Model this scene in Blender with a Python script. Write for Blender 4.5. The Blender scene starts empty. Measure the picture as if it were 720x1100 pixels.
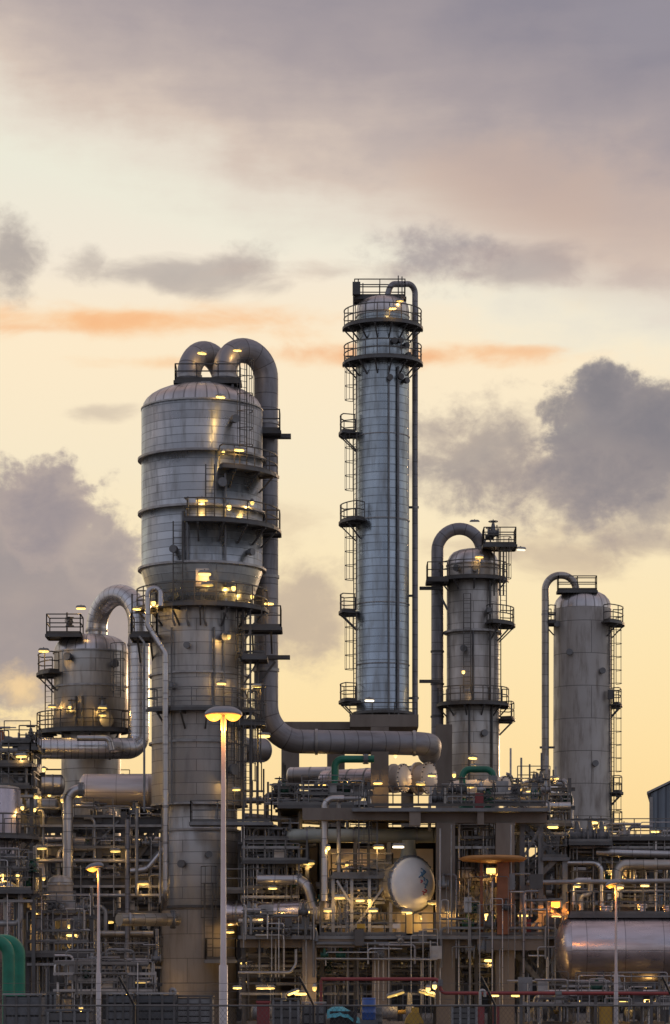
import bpy, math, random
from mathutils import Vector, Matrix
R = math.radians
SC = bpy.context.scene
COL = SC.collection
# ------------------------------------------------------------------ survey of the place
ZC, F, HY, CX = 2.0, 3000.0, 1060.0, 360.0          # eye height, focal length in pixels, horizon row, centre column
def PX(px, Y): return (px - CX) * Y / F
def PZ(py, Y): return ZC + (HY - py) * Y / F
def P(px, py, Y): return Vector((PX(px, Y), Y, PZ(py, Y)))
def S(n, Y): return n * Y / F
V = Vector
# ------------------------------------------------------------------ mesh collector
class MB:
    def __init__(s): s.v = []; s.f = []; s.sm = []; s.uv = []
    def face(s, idx, smooth=False, uv=None):
        s.f.append(idx); s.sm.append(smooth); s.uv.append(uv or [(s.v[i][0]*.9+s.v[i][1]*.4, s.v[i][2]) for i in idx])
    def box(s, c, d, rz=0):
        c = V(c); hx, hy, hz = d[0]/2, d[1]/2, d[2]/2; ca, sa = math.cos(rz), math.sin(rz); b = len(s.v)
        for z in (-hz, hz):
            for x, y in ((-hx,-hy),(hx,-hy),(hx,hy),(-hx,hy)):
                s.v.append((c.x+x*ca-y*sa, c.y+x*sa+y*ca, c.z+z))
        for q in ((0,3,2,1),(4,5,6,7),(0,1,5,4),(1,2,6,5),(2,3,7,6),(3,0,4,7)): s.face([b+i for i in q])
        return s
    def bar(s, p, q, w, h=None):
        p, q = V(p), V(q); h = h or w; d = q-p
        if d.length < 1e-6: return s
        d.normalize(); up = V((0,0,1)) if abs(d.z) < .98 else V((0,1,0))
        a = d.cross(up).normalized()*(w/2); u = a.normalized().cross(d).normalized()*(h/2); b = len(s.v)
        for e in (p, q):
            for k in ((-1,-1),(1,-1),(1,1),(-1,1)): s.v.append(tuple(e+a*k[0]+u*k[1]))
        for f in ((0,1,2,3),(7,6,5,4),(0,4,5,1),(1,5,6,2),(2,6,7,3),(3,7,4,0)): s.face([b+i for i in f])
        return s
    def ibeam(s, p, q, w, h, t=.035):
        """rolled I section: two flanges and a web; h is measured up (or along y for a post)"""
        p, q = V(p), V(q); d = (q-p).normalized(); up = V((0,0,1)) if abs(d.z) < .98 else V((0,1,0))
        a = d.cross(up).normalized(); u = a.cross(d).normalized()
        pts = [(-w/2,-h/2),(w/2,-h/2),(w/2,-h/2+t),(t/2,-h/2+t),(t/2,h/2-t),(w/2,h/2-t),(w/2,h/2),(-w/2,h/2),(-w/2,h/2-t),(-t/2,h/2-t),(-t/2,-h/2+t),(-w/2,-h/2+t)]
        b = len(s.v); n = len(pts)
        for e in (p, q):
            for x, y in pts: s.v.append(tuple(e+a*x+u*y))
        for i in range(n):
            j = (i+1) % n; s.face([b+i, b+n+i, b+n+j, b+j])
        s.face([b+i for i in range(n)]); s.face([b+n+i for i in range(n-1, -1, -1)])
        return s
    def sweep(s, pts, r, n=10, caps=True, v0=0.):
        pts = [V(p) for p in pts]; m = len(pts)
        rr = r if isinstance(r, (list, tuple)) else [r]*m
        t0 = (pts[1]-pts[0]).normalized(); ref = V((0,0,1)) if abs(t0.z) < .9 else V((0,1,0))
        a = t0.cross(ref).normalized(); b = len(s.v); rings = []; L = v0; lens = []
        for i, p in enumerate(pts):
            t = (pts[min(i+1, m-1)]-pts[max(i-1, 0)]).normalized()
            a = (a - t*a.dot(t)).normalized(); c = t.cross(a)
            if i: L += (p-pts[i-1]).length
            lens.append(L)
            for k in range(n):
                g = 2*math.pi*k/n; s.v.append(tuple(p+(a*math.cos(g)+c*math.sin(g))*rr[i]))
        rm = max(rr)
        for i in range(m-1):
            for k in range(n):
                k2 = (k+1) % n; u0, u1 = 2*math.pi*k/n*rm, 2*math.pi*(k+1)/n*rm
                s.face([b+i*n+k, b+i*n+k2, b+(i+1)*n+k2, b+(i+1)*n+k], True, [(u0,lens[i]),(u1,lens[i]),(u1,lens[i+1]),(u0,lens[i+1])])
        if caps:
            for i, rev in ((0, True), (m-1, False)):
                q = len(s.v); ring = [s.v[b+i*n+k] for k in range(n)]; s.v += ring
                s.face([q+k for k in (range(n-1,-1,-1) if rev else range(n))])
        return s
    def tube(s, p, q, r, n=8, caps=True): return s.sweep([p, q], r, n, caps)
    def pipe(s, pts, r, R_=None, n=12, seg=8): return s.sweep(fillet(pts, R_ or r*3, seg), r, n)
    def lathe(s, c, prof, n=48, a0=0., a1=2*math.pi, axis=None, capb=False, capt=False):
        """prof: (radius, height along axis); axis default +z"""
        c = V(c); ax = V(axis or (0,0,1)).normalized(); ref = V((1,0,0)) if abs(ax.x) < .9 else V((0,1,0))
        ex = (ref-ax*ref.dot(ax)).normalized(); ey = ax.cross(ex); full = abs(a1-a0-2*math.pi) < 1e-6
        cnt = n if full else n+1; b = len(s.v); rm = max(p[0] for p in prof)
        for r, h in prof:
            for k in range(cnt):
                g = a0+(a1-a0)*k/n; s.v.append(tuple(c+ax*h+(ex*math.cos(g)+ey*math.sin(g))*r))
        hh = 0; H = [prof[0][1]]
        for i in range(1, len(prof)):
            H.append(H[-1]+math.hypot(prof[i][0]-prof[i-1][0], prof[i][1]-prof[i-1][1]))
        for i in range(len(prof)-1):
            for k in range(n):
                k2 = (k+1) % cnt; u0, u1 = (a0+(a1-a0)*k/n)*rm, (a0+(a1-a0)*(k+1)/n)*rm
                s.face([b+i*cnt+k, b+i*cnt+k2, b+(i+1)*cnt+k2, b+(i+1)*cnt+k], True, [(u0,H[i]),(u1,H[i]),(u1,H[i+1]),(u0,H[i+1])])
        for flag, i, rev in ((capb, 0, True), (capt, len(prof)-1, False)):
            if flag:
                q = len(s.v); s.v += [s.v[b+i*cnt+k] for k in range(cnt)]
                s.face([q+k for k in (range(cnt-1,-1,-1) if rev else range(cnt))])
        return s
    def slab(s, c, r0, r1, z0, z1, a0, a1, n=24):
        """flat ring sector (radians)"""
        c = V(c); b = len(s.v)
        for k in range(n+1):
            g = a0+(a1-a0)*k/n; x, y = math.cos(g), math.sin(g)
            for r, z in ((r0,z0),(r1,z0),(r1,z1),(r0,z1)): s.v.append((c.x+x*r, c.y+y*r, z))
        for k in range(n):
            for i in range(4):
                j = (i+1) % 4; s.face([b+k*4+i, b+k*4+j, b+k*4+4+j, b+k*4+4+i])
        if abs(a1-a0) < 2*math.pi-1e-4:
            s.face([b+3,b+2,b+1,b]); s.face([b+n*4+i for i in range(4)])
        return s
    def poly(s, pts, y0, y1):
        """prism of an (x,z) outline between two y"""
        b = len(s.v); n = len(pts)
        for y in (y0, y1): s.v += [(x, y, z) for x, z in pts]
        for i in range(n):
            j = (i+1) % n; s.face([b+i, b+j, b+n+j, b+n+i])
        s.face([b+n-1-i for i in range(n)]); s.face([b+n+i for i in range(n)])
        return s
    def build(s, name, mat, parent=None, origin=None):
        xs = list(zip(*s.v))
        o = V(origin) if origin is not None else V([(min(a)+max(a))/2 for a in xs])
        me = bpy.data.meshes.new(name); me.from_pydata([(v[0]-o.x, v[1]-o.y, v[2]-o.z) for v in s.v], [], s.f)
        uvl = me.uv_layers.new(name='UVMap'); i = 0; flat = []
        for u in s.uv:
            for a in u: flat += [a[0], a[1]]
        uvl.data.foreach_set('uv', flat)
        me.polygons.foreach_set('use_smooth', s.sm); me.materials.append(mat); me.update()
        ob = bpy.data.objects.new(name, me); COL.objects.link(ob)
        WORLD[ob.name] = o
        if parent is not None:
            ob.parent = parent; ob.location = o - WORLD[parent.name]
        else: ob.location = o
        return ob
WORLD = {}
def fillet(pts, Rr, seg=8):
    pts = [V(p) for p in pts]; out = [pts[0]]
    for i in range(1, len(pts)-1):
        p = pts[i]; a, b = pts[i-1]-p, pts[i+1]-p; la, lb = a.length, b.length; a.normalize(); b.normalize()
        ang = a.angle(b)
        if ang > math.pi-.02: out.append(p); continue
        d = Rr/math.tan(ang/2); d = min(d, la*.499 if i > 1 else la*.98, lb*.499 if i < len(pts)-2 else lb*.98); r = d*math.tan(ang/2)
        c = p+(a+b).normalized()*(r/math.sin(ang/2)); u = (p+a*d)-c; w = (p+b*d)-c; th = u.angle(w)
        for k in range(seg+1):
            t = k/seg; out.append(c+(u*math.sin((1-t)*th)+w*math.sin(t*th))/math.sin(th))
    out.append(pts[-1]); res = [out[0]]
    for p in out[1:]:
        if (p-res[-1]).length > 1e-4: res.append(p)
    return res
def arc_pts(c, ex, ey, r, a0, a1, n): return [V(c)+V(ex)*(r*math.cos(a0+(a1-a0)*k/n))+V(ey)*(r*math.sin(a0+(a1-a0)*k/n)) for k in range(n+1)]
def tag(o, label=None, cat=None, group=None, kind=None):
    if label: o['label'] = label
    if cat: o['category'] = cat
    if group: o['group'] = group
    if kind: o['kind'] = kind
    return o
def thing(name, loc, label, cat, group=None):
    o = bpy.data.objects.new(name, None); COL.objects.link(o); o.location = V(loc); o.empty_display_size = .3
    WORLD[o.name] = V(loc); return tag(o, label, cat, group)
def copy_tree(o, parent=None):
    c = o.copy(); COL.objects.link(c); c.parent = parent
    for ch in list(o.children): copy_tree(ch, c)
    return c
# ------------------------------------------------------------------ materials
def new_mat(name):
    m = bpy.data.materials.new(name); m.use_nodes = True; nt = m.node_tree; nt.nodes.clear()
    out = nt.nodes.new('ShaderNodeOutputMaterial'); b = nt.nodes.new('ShaderNodeBsdfPrincipled'); nt.links.new(b.outputs[0], out.inputs[0])
    return m, nt, b
def nd(nt, t, **kw):
    n = nt.nodes.new(t)
    for k, v in kw.items(): setattr(n, k, v)
    return n
def mixc(nt, fac, a, b, mode='MIX'):
    n = nd(nt, 'ShaderNodeMix', data_type='RGBA', blend_type=mode)
    for sock, val in ((n.inputs[0], fac), (n.inputs[6], a), (n.inputs[7], b)):
        if hasattr(val, 'is_output') or hasattr(val, 'links'): nt.links.new(val, sock)
        else: sock.default_value = val if not isinstance(val, tuple) or len(val) == 4 else (*val, 1)
    return n.outputs[2]
def mrange(nt, x, a, b, c, d):
    n = nd(nt, 'ShaderNodeMapRange'); nt.links.new(x, n.inputs[0])
    for i, v in enumerate((a, b, c, d)): n.inputs[i+1].default_value = v
    return n.outputs[0]
def clad(name, base, metallic=.9, rough=.36, bw=2.4, rh=.6, seam=.025, var=.14, dirt=.35, off=.5, wob=.04):
    """sheet-metal cladding laid in rows along the UV, with seams, panel differences, run-down dirt and a little waviness"""
    m, nt, b = new_mat(name); L = nt.links.new
    uv = nd(nt, 'ShaderNodeUVMap'); br = nd(nt, 'ShaderNodeTexBrick', offset=off, offset_frequency=2); L(uv.outputs[0], br.inputs[0])
    lo = tuple(c*(1-var) for c in base); hi = tuple(min(1, c*(1+var)) for c in base)
    br.inputs['Color1'].default_value = (*lo, 1); br.inputs['Color2'].default_value = (*hi, 1)
    br.inputs['Mortar'].default_value = (*(c*.5 for c in base), 1); br.inputs['Scale'].default_value = 1
    br.inputs['Mortar Size'].default_value = seam; br.inputs['Mortar Smooth'].default_value = .3
    br.inputs['Brick Width'].default_value = bw; br.inputs['Row Height'].default_value = rh
    mp = nd(nt, 'ShaderNodeMapping'); L(uv.outputs[0], mp.inputs[0]); mp.inputs['Scale'].default_value = (1.6, .22, 1)
    n1 = nd(nt, 'ShaderNodeTexNoise'); L(mp.outputs[0], n1.inputs[0]); n1.inputs['Scale'].default_value = 1.4; n1.inputs['Detail'].default_value = 6
    n1.inputs['Roughness'].default_value = .65
    n2 = nd(nt, 'ShaderNodeTexNoise'); L(uv.outputs[0], n2.inputs[0]); n2.inputs['Scale'].default_value = .9; n2.inputs['Detail'].default_value = 5
    dm = mrange(nt, n1.outputs[0], .48, .72, 0, dirt)
    c = mixc(nt, dm, br.outputs['Color'], tuple(x*y for x, y in zip(base, (.42, .36, .31))))
    L(c, b.inputs['Base Color']); b.inputs['Metallic'].default_value = metallic
    sep = nd(nt, 'ShaderNodeSeparateColor'); L(br.outputs['Color'], sep.inputs[0])
    r0 = mrange(nt, n2.outputs[0], .3, .7, rough-.09, rough+.12)
    ra = nd(nt, 'ShaderNodeMath', operation='MULTIPLY_ADD'); L(dm, ra.inputs[0]); ra.inputs[1].default_value = .5; L(r0, ra.inputs[2]); L(ra.outputs[0], b.inputs['Roughness'])
    n3 = nd(nt, 'ShaderNodeTexNoise'); L(uv.outputs[0], n3.inputs[0]); n3.inputs['Scale'].default_value = 1.7; n3.inputs['Detail'].default_value = 2
    bp = nd(nt, 'ShaderNodeBump'); bp.inputs['Strength'].default_value = wob*4; bp.inputs['Distance'].default_value = .06; L(n3.outputs[0], bp.inputs['Height'])
    bp2 = nd(nt, 'ShaderNodeBump', invert=True); bp2.inputs['Strength'].default_value = .35; bp2.inputs['Distance'].default_value = .015
    L(br.outputs['Fac'], bp2.inputs['Height']); L(bp.outputs[0], bp2.inputs['Normal']); L(bp2.outputs[0], b.inputs['Normal'])
    return m
def paint(name, base, metallic=0., rough=.55, wear=.35, wearc=None, scale=1.3, bump=.15, streak=1.):
    m, nt, b = new_mat(name); L = nt.links.new
    tc = nd(nt, 'ShaderNodeTexCoord'); oi = nd(nt, 'ShaderNodeObjectInfo')
    ad = nd(nt, 'ShaderNodeVectorMath', operation='ADD'); L(tc.outputs['Object'], ad.inputs[0]); L(oi.outputs['Location'], ad.inputs[1])
    mp = nd(nt, 'ShaderNodeMapping'); L(ad.outputs[0], mp.inputs[0]); mp.inputs['Scale'].default_value = (1, 1, streak)
    n1 = nd(nt, 'ShaderNodeTexNoise'); L(mp.outputs[0], n1.inputs[0]); n1.inputs['Scale'].default_value = scale; n1.inputs['Detail'].default_value = 7; n1.inputs['Roughness'].default_value = .62
    f = mrange(nt, n1.outputs[0], .42, .68, 0, wear)
    c = mixc(nt, f, base, wearc or tuple(x*y for x, y in zip(base, (.45, .4, .35))))
    v = mrange(nt, oi.outputs['Random'], 0, 1, .8, 1.18); vm = nd(nt, 'ShaderNodeVectorMath', operation='SCALE'); L(c, vm.inputs[0]); L(v, vm.inputs['Scale'])
    L(vm.outputs[0], b.inputs['Base Color']); b.inputs['Metallic'].default_value = metallic
    L(mrange(nt, n1.outputs[0], .3, .7, rough-.1, rough+.15), b.inputs['Roughness'])
    if bump:
        bp = nd(nt, 'ShaderNodeBump'); bp.inputs['Strength'].default_value = bump; bp.inputs['Distance'].default_value = .03; L(n1.outputs[0], bp.inputs['Height']); L(bp.outputs[0], b.inputs['Normal'])
    return m
def glow(name, col, k):
    m, nt, b = new_mat(name); b.inputs['Base Color'].default_value = (.05,.045,.03,1)
    b.inputs['Emission Color'].default_value = (*col, 1); oi = nd(nt, 'ShaderNodeObjectInfo'); nt.links.new(mrange(nt, oi.outputs['Random'], 0, 1, k*.6, k*2.6), b.inputs['Emission Strength']); return m
M = dict(
    alu=clad('aluminium_cladding', (.42,.45,.465), rh=.42, bw=6.5, var=.17, seam=.022, dirt=.55, rough=.31, wob=.055),
    alu_low=clad('matt_lower_cladding', (.44,.43,.425), metallic=.62, rough=.45, rh=.62, bw=6., var=.10, dirt=.4, seam=.022),
    drumskin=clad('pale_drum_cladding', (.56,.51,.515), metallic=.6, rough=.4, rh=1.6, bw=3.0, off=0, var=.05, dirt=.3, seam=.018, wob=.02),
    alu_tall=clad('ribbed_aluminium_cladding', (.33,.375,.41), rh=.5, bw=70., rough=.28, var=.09, seam=.028, dirt=.5, wob=.05),
    alu_warm=clad('weathered_cladding', (.40,.375,.345), metallic=.75, rough=.42, rh=.72, bw=4.2, var=.13, dirt=.5),
    alu_grey=clad('dull_grey_cladding', (.34,.315,.29), metallic=.5, rough=.5, rh=2.2, bw=5.0, var=.09, dirt=.55, seam=.03),
    dome=clad('gored_dome_cladding', (.50,.47,.47), rough=.33, bw=.62, rh=40, off=0, var=.12, seam=.05),
    pipe=clad('pipe_cladding', (.47,.455,.46), rough=.32, rh=.95, bw=60, off=0, var=.08, dirt=.3),
    pipe_rib=clad('banded_pipe_cladding', (.55,.54,.55), rough=.27, rh=.38, bw=60, off=0, var=.12, dirt=.25),
    duct=clad('dull_duct_cladding', (.25,.245,.265), metallic=.55, rough=.5, rh=.8, bw=60, off=0, var=.09, dirt=.5, seam=.03),
    tank=clad('broad_sheet_cladding', (.52,.46,.48), metallic=.92, rough=.27, rh=1.9, bw=2.6, off=.0, var=.07, dirt=.45, seam=.022, wob=.012),
    steel=paint('dark_steel_paint', (.085,.086,.09), rough=.5, wear=.45, wearc=(.075,.055,.042)),
    grey=paint('grey_steel_paint', (.18,.185,.195), metallic=.2, rough=.5, wear=.45, wearc=(.075,.06,.05)),
    galv=paint('galvanised_steel', (.33,.325,.33), metallic=.6, rough=.45, wear=.4, scale=2.2),
    rail=paint('railing_steel', (.085,.078,.072), rough=.55, wear=.3, bump=0),
    railg=paint('galvanised_railing', (.15,.147,.145), metallic=.3, rough=.5, wear=.4, bump=0),
    concrete=paint('fireproofing_concrete', (.215,.182,.155), rough=.85, wear=.65, wearc=(.14,.11,.09), scale=.9, bump=.3, streak=.25),
    skirt=clad('concrete_skirt_facing', (.33,.29,.255), metallic=0., rough=.8, rh=1.3, bw=4.5, seam=.02, var=.05, dirt=.45),
    cream=paint('cream_paint', (.64,.55,.47), rough=.45, wear=.25, wearc=(.36,.28,.22)),
    white=paint('white_paint', (.82,.81,.79), rough=.42, wear=.2, wearc=(.55,.48,.40)),
    green=paint('green_pipe_paint', (.006,.16,.095), rough=.45, wear=.5, wearc=(.02,.07,.045)),
    dgreen=paint('dark_green_paint', (.004,.07,.042), rough=.5, wear=.35),
    red=paint('red_pipe_paint', (.22,.036,.038), rough=.55, wear=.6, wearc=(.14,.03,.028)),
    rust_lamplit=paint('rust_and_lamplit_orange', (.32,.115,.05), rough=.6, wear=.45, wearc=(.15,.06,.03)),  # vent cowl's own orange; on the canopy posts it imitates lamplight
    yellow=paint('yellow_paint', (.42,.25,.03), rough=.5, wear=.3),
    blue=paint('blue_plastic', (.025,.075,.26), rough=.4, wear=.2),
    teal=paint('teal_tarpaulin', (.06,.30,.36), rough=.55, wear=.3, bump=.6),
    crate=paint('dull_grey_boards', (.10,.105,.115), rough=.7, wear=.4, scale=2.5),
    black=paint('black_rubber', (.018,.018,.02), rough=.6, wear=.2),
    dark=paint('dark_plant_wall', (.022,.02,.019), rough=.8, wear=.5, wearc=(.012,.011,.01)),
    shed=None, paleg=paint('pale_grey_green_paint', (.36,.375,.33), rough=.4, wear=.3), canopy=paint('lamplit_canopy_paint', (.40,.19,.06), rough=.55, wear=.35), glowt=glow('lit_work_lamp', (1,.64,.17), 1.15), glows=glow('lit_sodium_lamp', (1,.40,.045), 1.5), gloww=glow('lit_white_lamp', (1,.86,.62), 1.1),  # canopy colour holds the golden lamplight from below
    glowo=glow('lit_orange_flood', (1,.33,.03), 1.9),
)
def shed_mat():
    m, nt, b = new_mat('corrugated_blue_grey_sheet'); L = nt.links.new
    tc = nd(nt, 'ShaderNodeTexCoord'); w = nd(nt, 'ShaderNodeTexWave'); L(tc.outputs['Object'], w.inputs[0]); w.inputs['Scale'].default_value = .55; w.inputs['Distortion'].default_value = 0
    n = nd(nt, 'ShaderNodeTexNoise'); L(tc.outputs['Object'], n.inputs[0]); n.inputs['Scale'].default_value = .6; n.inputs['Detail'].default_value = 5
    c = mixc(nt, n.outputs[0], (.14,.17,.21), (.2,.23,.27)); c2 = mixc(nt, mrange(nt, w.outputs['Fac'], 0, .25, 1, 0), c, (.08,.095,.12)); L(c2, b.inputs['Base Color'])
    b.inputs['Roughness'].default_value = .5; b.inputs['Metallic'].default_value = .2
    bp = nd(nt, 'ShaderNodeBump'); bp.inputs['Distance'].default_value = .08; bp.inputs['Strength'].default_value = .6; L(w.outputs['Fac'], bp.inputs['Height']); L(bp.outputs[0], b.inputs['Normal'])
    return m
M['shed'] = shed_mat()
# ------------------------------------------------------------------ camera
cam = bpy.data.cameras.new('camera'); co = bpy.data.objects.new('camera', cam); COL.objects.link(co); SC.camera = co
co.location = (0, 0, ZC); co.rotation_euler = (R(90), 0, 0)
cam.sensor_fit = 'HORIZONTAL'; cam.sensor_width = 36; cam.lens = 150; cam.shift_y = (HY-550)/720; cam.clip_start = .5; cam.clip_end = 9000
# ------------------------------------------------------------------ sky: Nishita dusk light plus cloud layers placed by compass bearing and height
def lin(c):
    return tuple(((x/255)/12.92 if x/255 <= .04045 else (((x/255)+.055)/1.055)**2.4) for x in c)
def dirof(px, py):
    u, v = (px-CX)/F, (HY-py)/F
    return math.atan(u), math.atan(v/math.sqrt(1+u*u))
def make_world():
    w = bpy.data.worlds.new('World'); SC.world = w; w.use_nodes = True; nt = w.node_tree; nt.nodes.clear(); L = nt.links.new
    def m(op, a, b=None, c=None, clamp=False):
        n = nd(nt, 'ShaderNodeMath', operation=op, use_clamp=clamp)
        for i, x in enumerate((a, b, c)):
            if x is None: continue
            if isinstance(x, (int, float)): n.inputs[i].default_value = x
            else: L(x, n.inputs[i])
        return n.outputs[0]
    def sstep(x, a, b):
        n = nd(nt, 'ShaderNodeMapRange', interpolation_type='SMOOTHSTEP'); L(x, n.inputs[0]); n.inputs[1].default_value = a; n.inputs[2].default_value = b; return n.outputs[0]
    tc = nd(nt, 'ShaderNodeTexCoord'); sp = nd(nt, 'ShaderNodeSeparateXYZ'); L(tc.outputs['Generated'], sp.inputs[0])
    az = m('ARCTAN2', sp.outputs[0], sp.outputs[1]); el = m('ARCSINE', sp.outputs[2])
    def noise(scale, det, sx=1, sy=1, rough=.55, dist=0., ox=0):
        c = nd(nt, 'ShaderNodeCombineXYZ'); L(m('MULTIPLY', az, sx), c.inputs[0]); L(m('MULTIPLY', el, sy), c.inputs[1]); c.inputs[2].default_value = ox
        n = nd(nt, 'ShaderNodeTexNoise'); L(c.outputs[0], n.inputs[0]); n.inputs['Scale'].default_value = scale; n.inputs['Detail'].default_value = det; n.inputs['Roughness'].default_value = rough; n.inputs['Distortion'].default_value = dist
        return n.outputs[0]
    # base: warm low sky in front, cooler behind and brightened there as fill light
    def ramp(x, stops):
        r = nd(nt, 'ShaderNodeValToRGB'); L(x, r.inputs[0]); e = r.color_ramp.elements
        while len(e) < len(stops): e.new(.5)
        for k, (p, c) in zip(e, stops): k.position = p; k.color = (*c, 1)
        return r.outputs[0]
    def ep(py): return dirof(360, py)[1]/(math.pi/2)
    t = m('DIVIDE', el, math.pi/2, clamp=True)
    front = ramp(t, [(0, lin((244,202,138))), (ep(900), lin((251,217,154))), (ep(800), lin((253,224,167))), (ep(690), lin((252,229,180))), (ep(500), lin((247,232,201))), (ep(370), lin((253,234,202))),
                     (ep(280), lin((243,232,214))), (ep(180), lin((236,233,216))), (.36, lin((200,190,190))), (.6, lin((198,180,180))), (1, lin((192,176,182)))])
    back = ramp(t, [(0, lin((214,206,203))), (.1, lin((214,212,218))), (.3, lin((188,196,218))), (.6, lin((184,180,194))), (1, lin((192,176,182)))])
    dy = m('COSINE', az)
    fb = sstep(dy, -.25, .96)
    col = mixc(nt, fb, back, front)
    n_big = noise(26, 7, 1, 1.6, .56); n_mid = noise(58, 9, 1, 1.25, .57, .3, 3.1); n_fine = noise(135, 8, 1, 1.2, .62, .2, 7.7); n_cum = m('ADD', m('MULTIPLY', n_mid, .62), m('MULTIPLY', n_fine, .38)); n_band = noise(46, 6, .75, 1.7, .55, .3, 2.2); n_str = noise(16, 7, .55, 3.2, .55, .3, 5)
    # broken cloud over the rest of the sky dome
    g = noise(2.6, 6, 1, .8, .55, .5, 9); gm = m('MULTIPLY', sstep(g, .46, .58), m('SUBTRACT', 1, sstep(dy, .9, .985)))
    col = mixc(nt, m('MULTIPLY', gm, .8), col, mixc(nt, fb, lin((126,132,150)), lin((196,164,152))))
    def blob(px, py, rx, ry, nz, amp, lo, hi, op, c1, c2, rot=0., inner=None, sharp_top=None):
        nonlocal col
        a0, e0 = dirof(px, py); A, B = rx/F, ry/F
        du, dv = m('SUBTRACT', az, a0), m('SUBTRACT', el, e0)
        if rot:
            c, s = math.cos(rot), math.sin(rot)
            du, dv = m('ADD', m('MULTIPLY', du, c), m('MULTIPLY', dv, s)), m('SUBTRACT', m('MULTIPLY', dv, c), m('MULTIPLY', du, s))
        du = m('DIVIDE', du, A); dv = m('DIVIDE', dv, B)
        q = m('SQRT', m('ADD', m('MULTIPLY', du, du), m('MULTIPLY', dv, dv)))
        k = m('ADD', m('SUBTRACT', 1, q), m('MULTIPLY', m('SUBTRACT', nz, .5), amp))
        mask = m('MULTIPLY', sstep(k, lo, hi), op)
        dens = m('ADD', m('MULTIPLY', sstep(k, lo, hi+.55), .62), m('MULTIPLY', m('SUBTRACT', inner if inner is not None else n_mid, .34), 1.25), clamp=True)
        cc = mixc(nt, dens, c1, c2)
        col = mixc(nt, mask, col, cc)
    G = lin
    # high veil: thickens upwards and to one side
    pxx = m('MULTIPLY', az, F/100); pyy = m('MULTIPLY', el, -F/100*1.04)           # hundreds of pixels of bearing and height
    vt = m('ADD', m('SUBTRACT', m('ADD', pyy, HY/100), m('MULTIPLY', m('ADD', pxx, 3.6), .30)), m('ADD', m('MULTIPLY', m('SUBTRACT', n_str, .5), 1.0), m('MULTIPLY', m('SUBTRACT', n_big, .5), 1.3)))
    vr = nd(nt, 'ShaderNodeMapRange'); L(vt, vr.inputs[0]); vr.inputs[1].default_value = -2; vr.inputs[2].default_value = 2
    vc = ramp(vr.outputs[0], [(.08, lin((143,138,149))), (.37, lin((170,159,161))), (.56, lin((196,181,174))), (.65, lin((214,197,184))), (.76, lin((230,220,205))), (.9, lin((237,234,216)))])
    vm = m('MULTIPLY', m('MULTIPLY', m('SUBTRACT', 1, sstep(vt, 1.1, 2.0)), m('SUBTRACT', 1, sstep(el, .42, .7))), sstep(dy, .55, .9))
    col = mixc(nt, vm, col, vc)
    blob(640, 235, 300, 105, n_big, 1.3, .0, 1.1, .6, G((208,182,166)), G((192,170,160)), rot=R(-8), inner=n_str)
    blob(540, 190, 160, 60, n_big, 1.2, .0, .9, .45, G((194,168,154)), G((188,166,158)), rot=R(-14), inner=n_str)
    blob(690, 30, 120, 60, n_str, 1.4, .1, .9, .4, G((168,160,164)), G((150,146,158)), inner=n_big)
    # salmon streaks
    blob(110, 344, 340, 24, n_band, 1.7, .0, 1.0, .9, G((252,204,152)), G((247,184,130)), inner=n_band)
    blob(40, 352, 160, 9, n_band, 2.2, .0, .9, .5, G((250,196,144)), G((243,176,124)), inner=n_fine)
    blob(430, 383, 240, 17, n_band, 2.0, .0, 1.0, .9, G((250,200,150)), G((240,174,126)), inner=n_band)
    blob(560, 376, 90, 8, n_band, 2.2, .0, .9, .6, G((250,206,160)), G((244,188,140)), inner=n_fine)
    blob(180, 390, 130, 12, n_band, 2.0, .1, 1.0, .6, G((252,212,166)), G((247,196,146)), inner=n_band)
    # the ragged grey band
    blob(8, 272, 50, 54, n_cum, 2.0, .0, .8, .8, G((178,166,158)), G((154,146,146)))
    blob(96, 285, 36, 24, n_cum, 2.2, .0, .8, .6, G((184,172,164)), G((166,156,152)))
    blob(205, 296, 130, 26, n_band, 2.0, .0, .8, .72, G((186,174,166)), G((162,153,152)))
    blob(262, 282, 60, 26, n_cum, 2.3, .05, .85, .55, G((188,174,166)), G((166,157,155)))
    blob(360, 292, 120, 16, n_band, 2.2, .05, .9, .5, G((204,186,172)), G((186,172,164)))
    blob(470, 274, 100, 38, n_cum, 2.2, .0, .8, .8, G((172,159,158)), G((150,142,148)))
    blob(560, 284, 110, 30, n_band, 2.0, .0, .85, .7, G((184,166,160)), G((164,152,152)))
    blob(680, 300, 90, 22, n_band, 1.9, .1, .9, .5, G((200,180,170)), G((182,164,160)))
    blob(108, 443, 46, 13, n_band, 2.0, .0, .9, .55, G((204,186,168)), G((184,170,158)))
    # cloud bank low on one side
    blob(10, 640, 172, 150, n_cum, 1.15, .0, .26, .95, G((176,162,156)), G((150,142,146)), inner=n_big)
    blob(50, 555, 66, 66, n_cum, 1.5, .0, .3, .92, G((184,168,160)), G((152,143,147)), inner=n_mid)
    blob(110, 600, 50, 50, n_cum, 1.6, .0, .4, .85, G((190,174,163)), G((160,150,150)), inner=n_mid)
    blob(60, 690, 140, 95, n_cum, 1.1, .0, .6, .75, G((180,164,156)), G((155,146,147)), inner=n_big)
    blob(24, 742, 44, 34, n_cum, 2.6, .1, 1., .8, G((255,219,152)), G((250,214,164)), inner=n_mid)
    blob(70, 770, 60, 22, n_cum, 2.4, .1, 1., .7, G((252,214,150)), G((230,200,160)), inner=n_mid)
    blob(325, 660, 80, 72, n_cum, 1.7, .0, .7, .75, G((194,174,156)), G((168,153,146)), inner=n_big)
    blob(300, 560, 70, 34, n_band, 2.0, .1, .9, .45, G((215,192,162)), G((200,180,158)), inner=n_mid)
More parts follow.
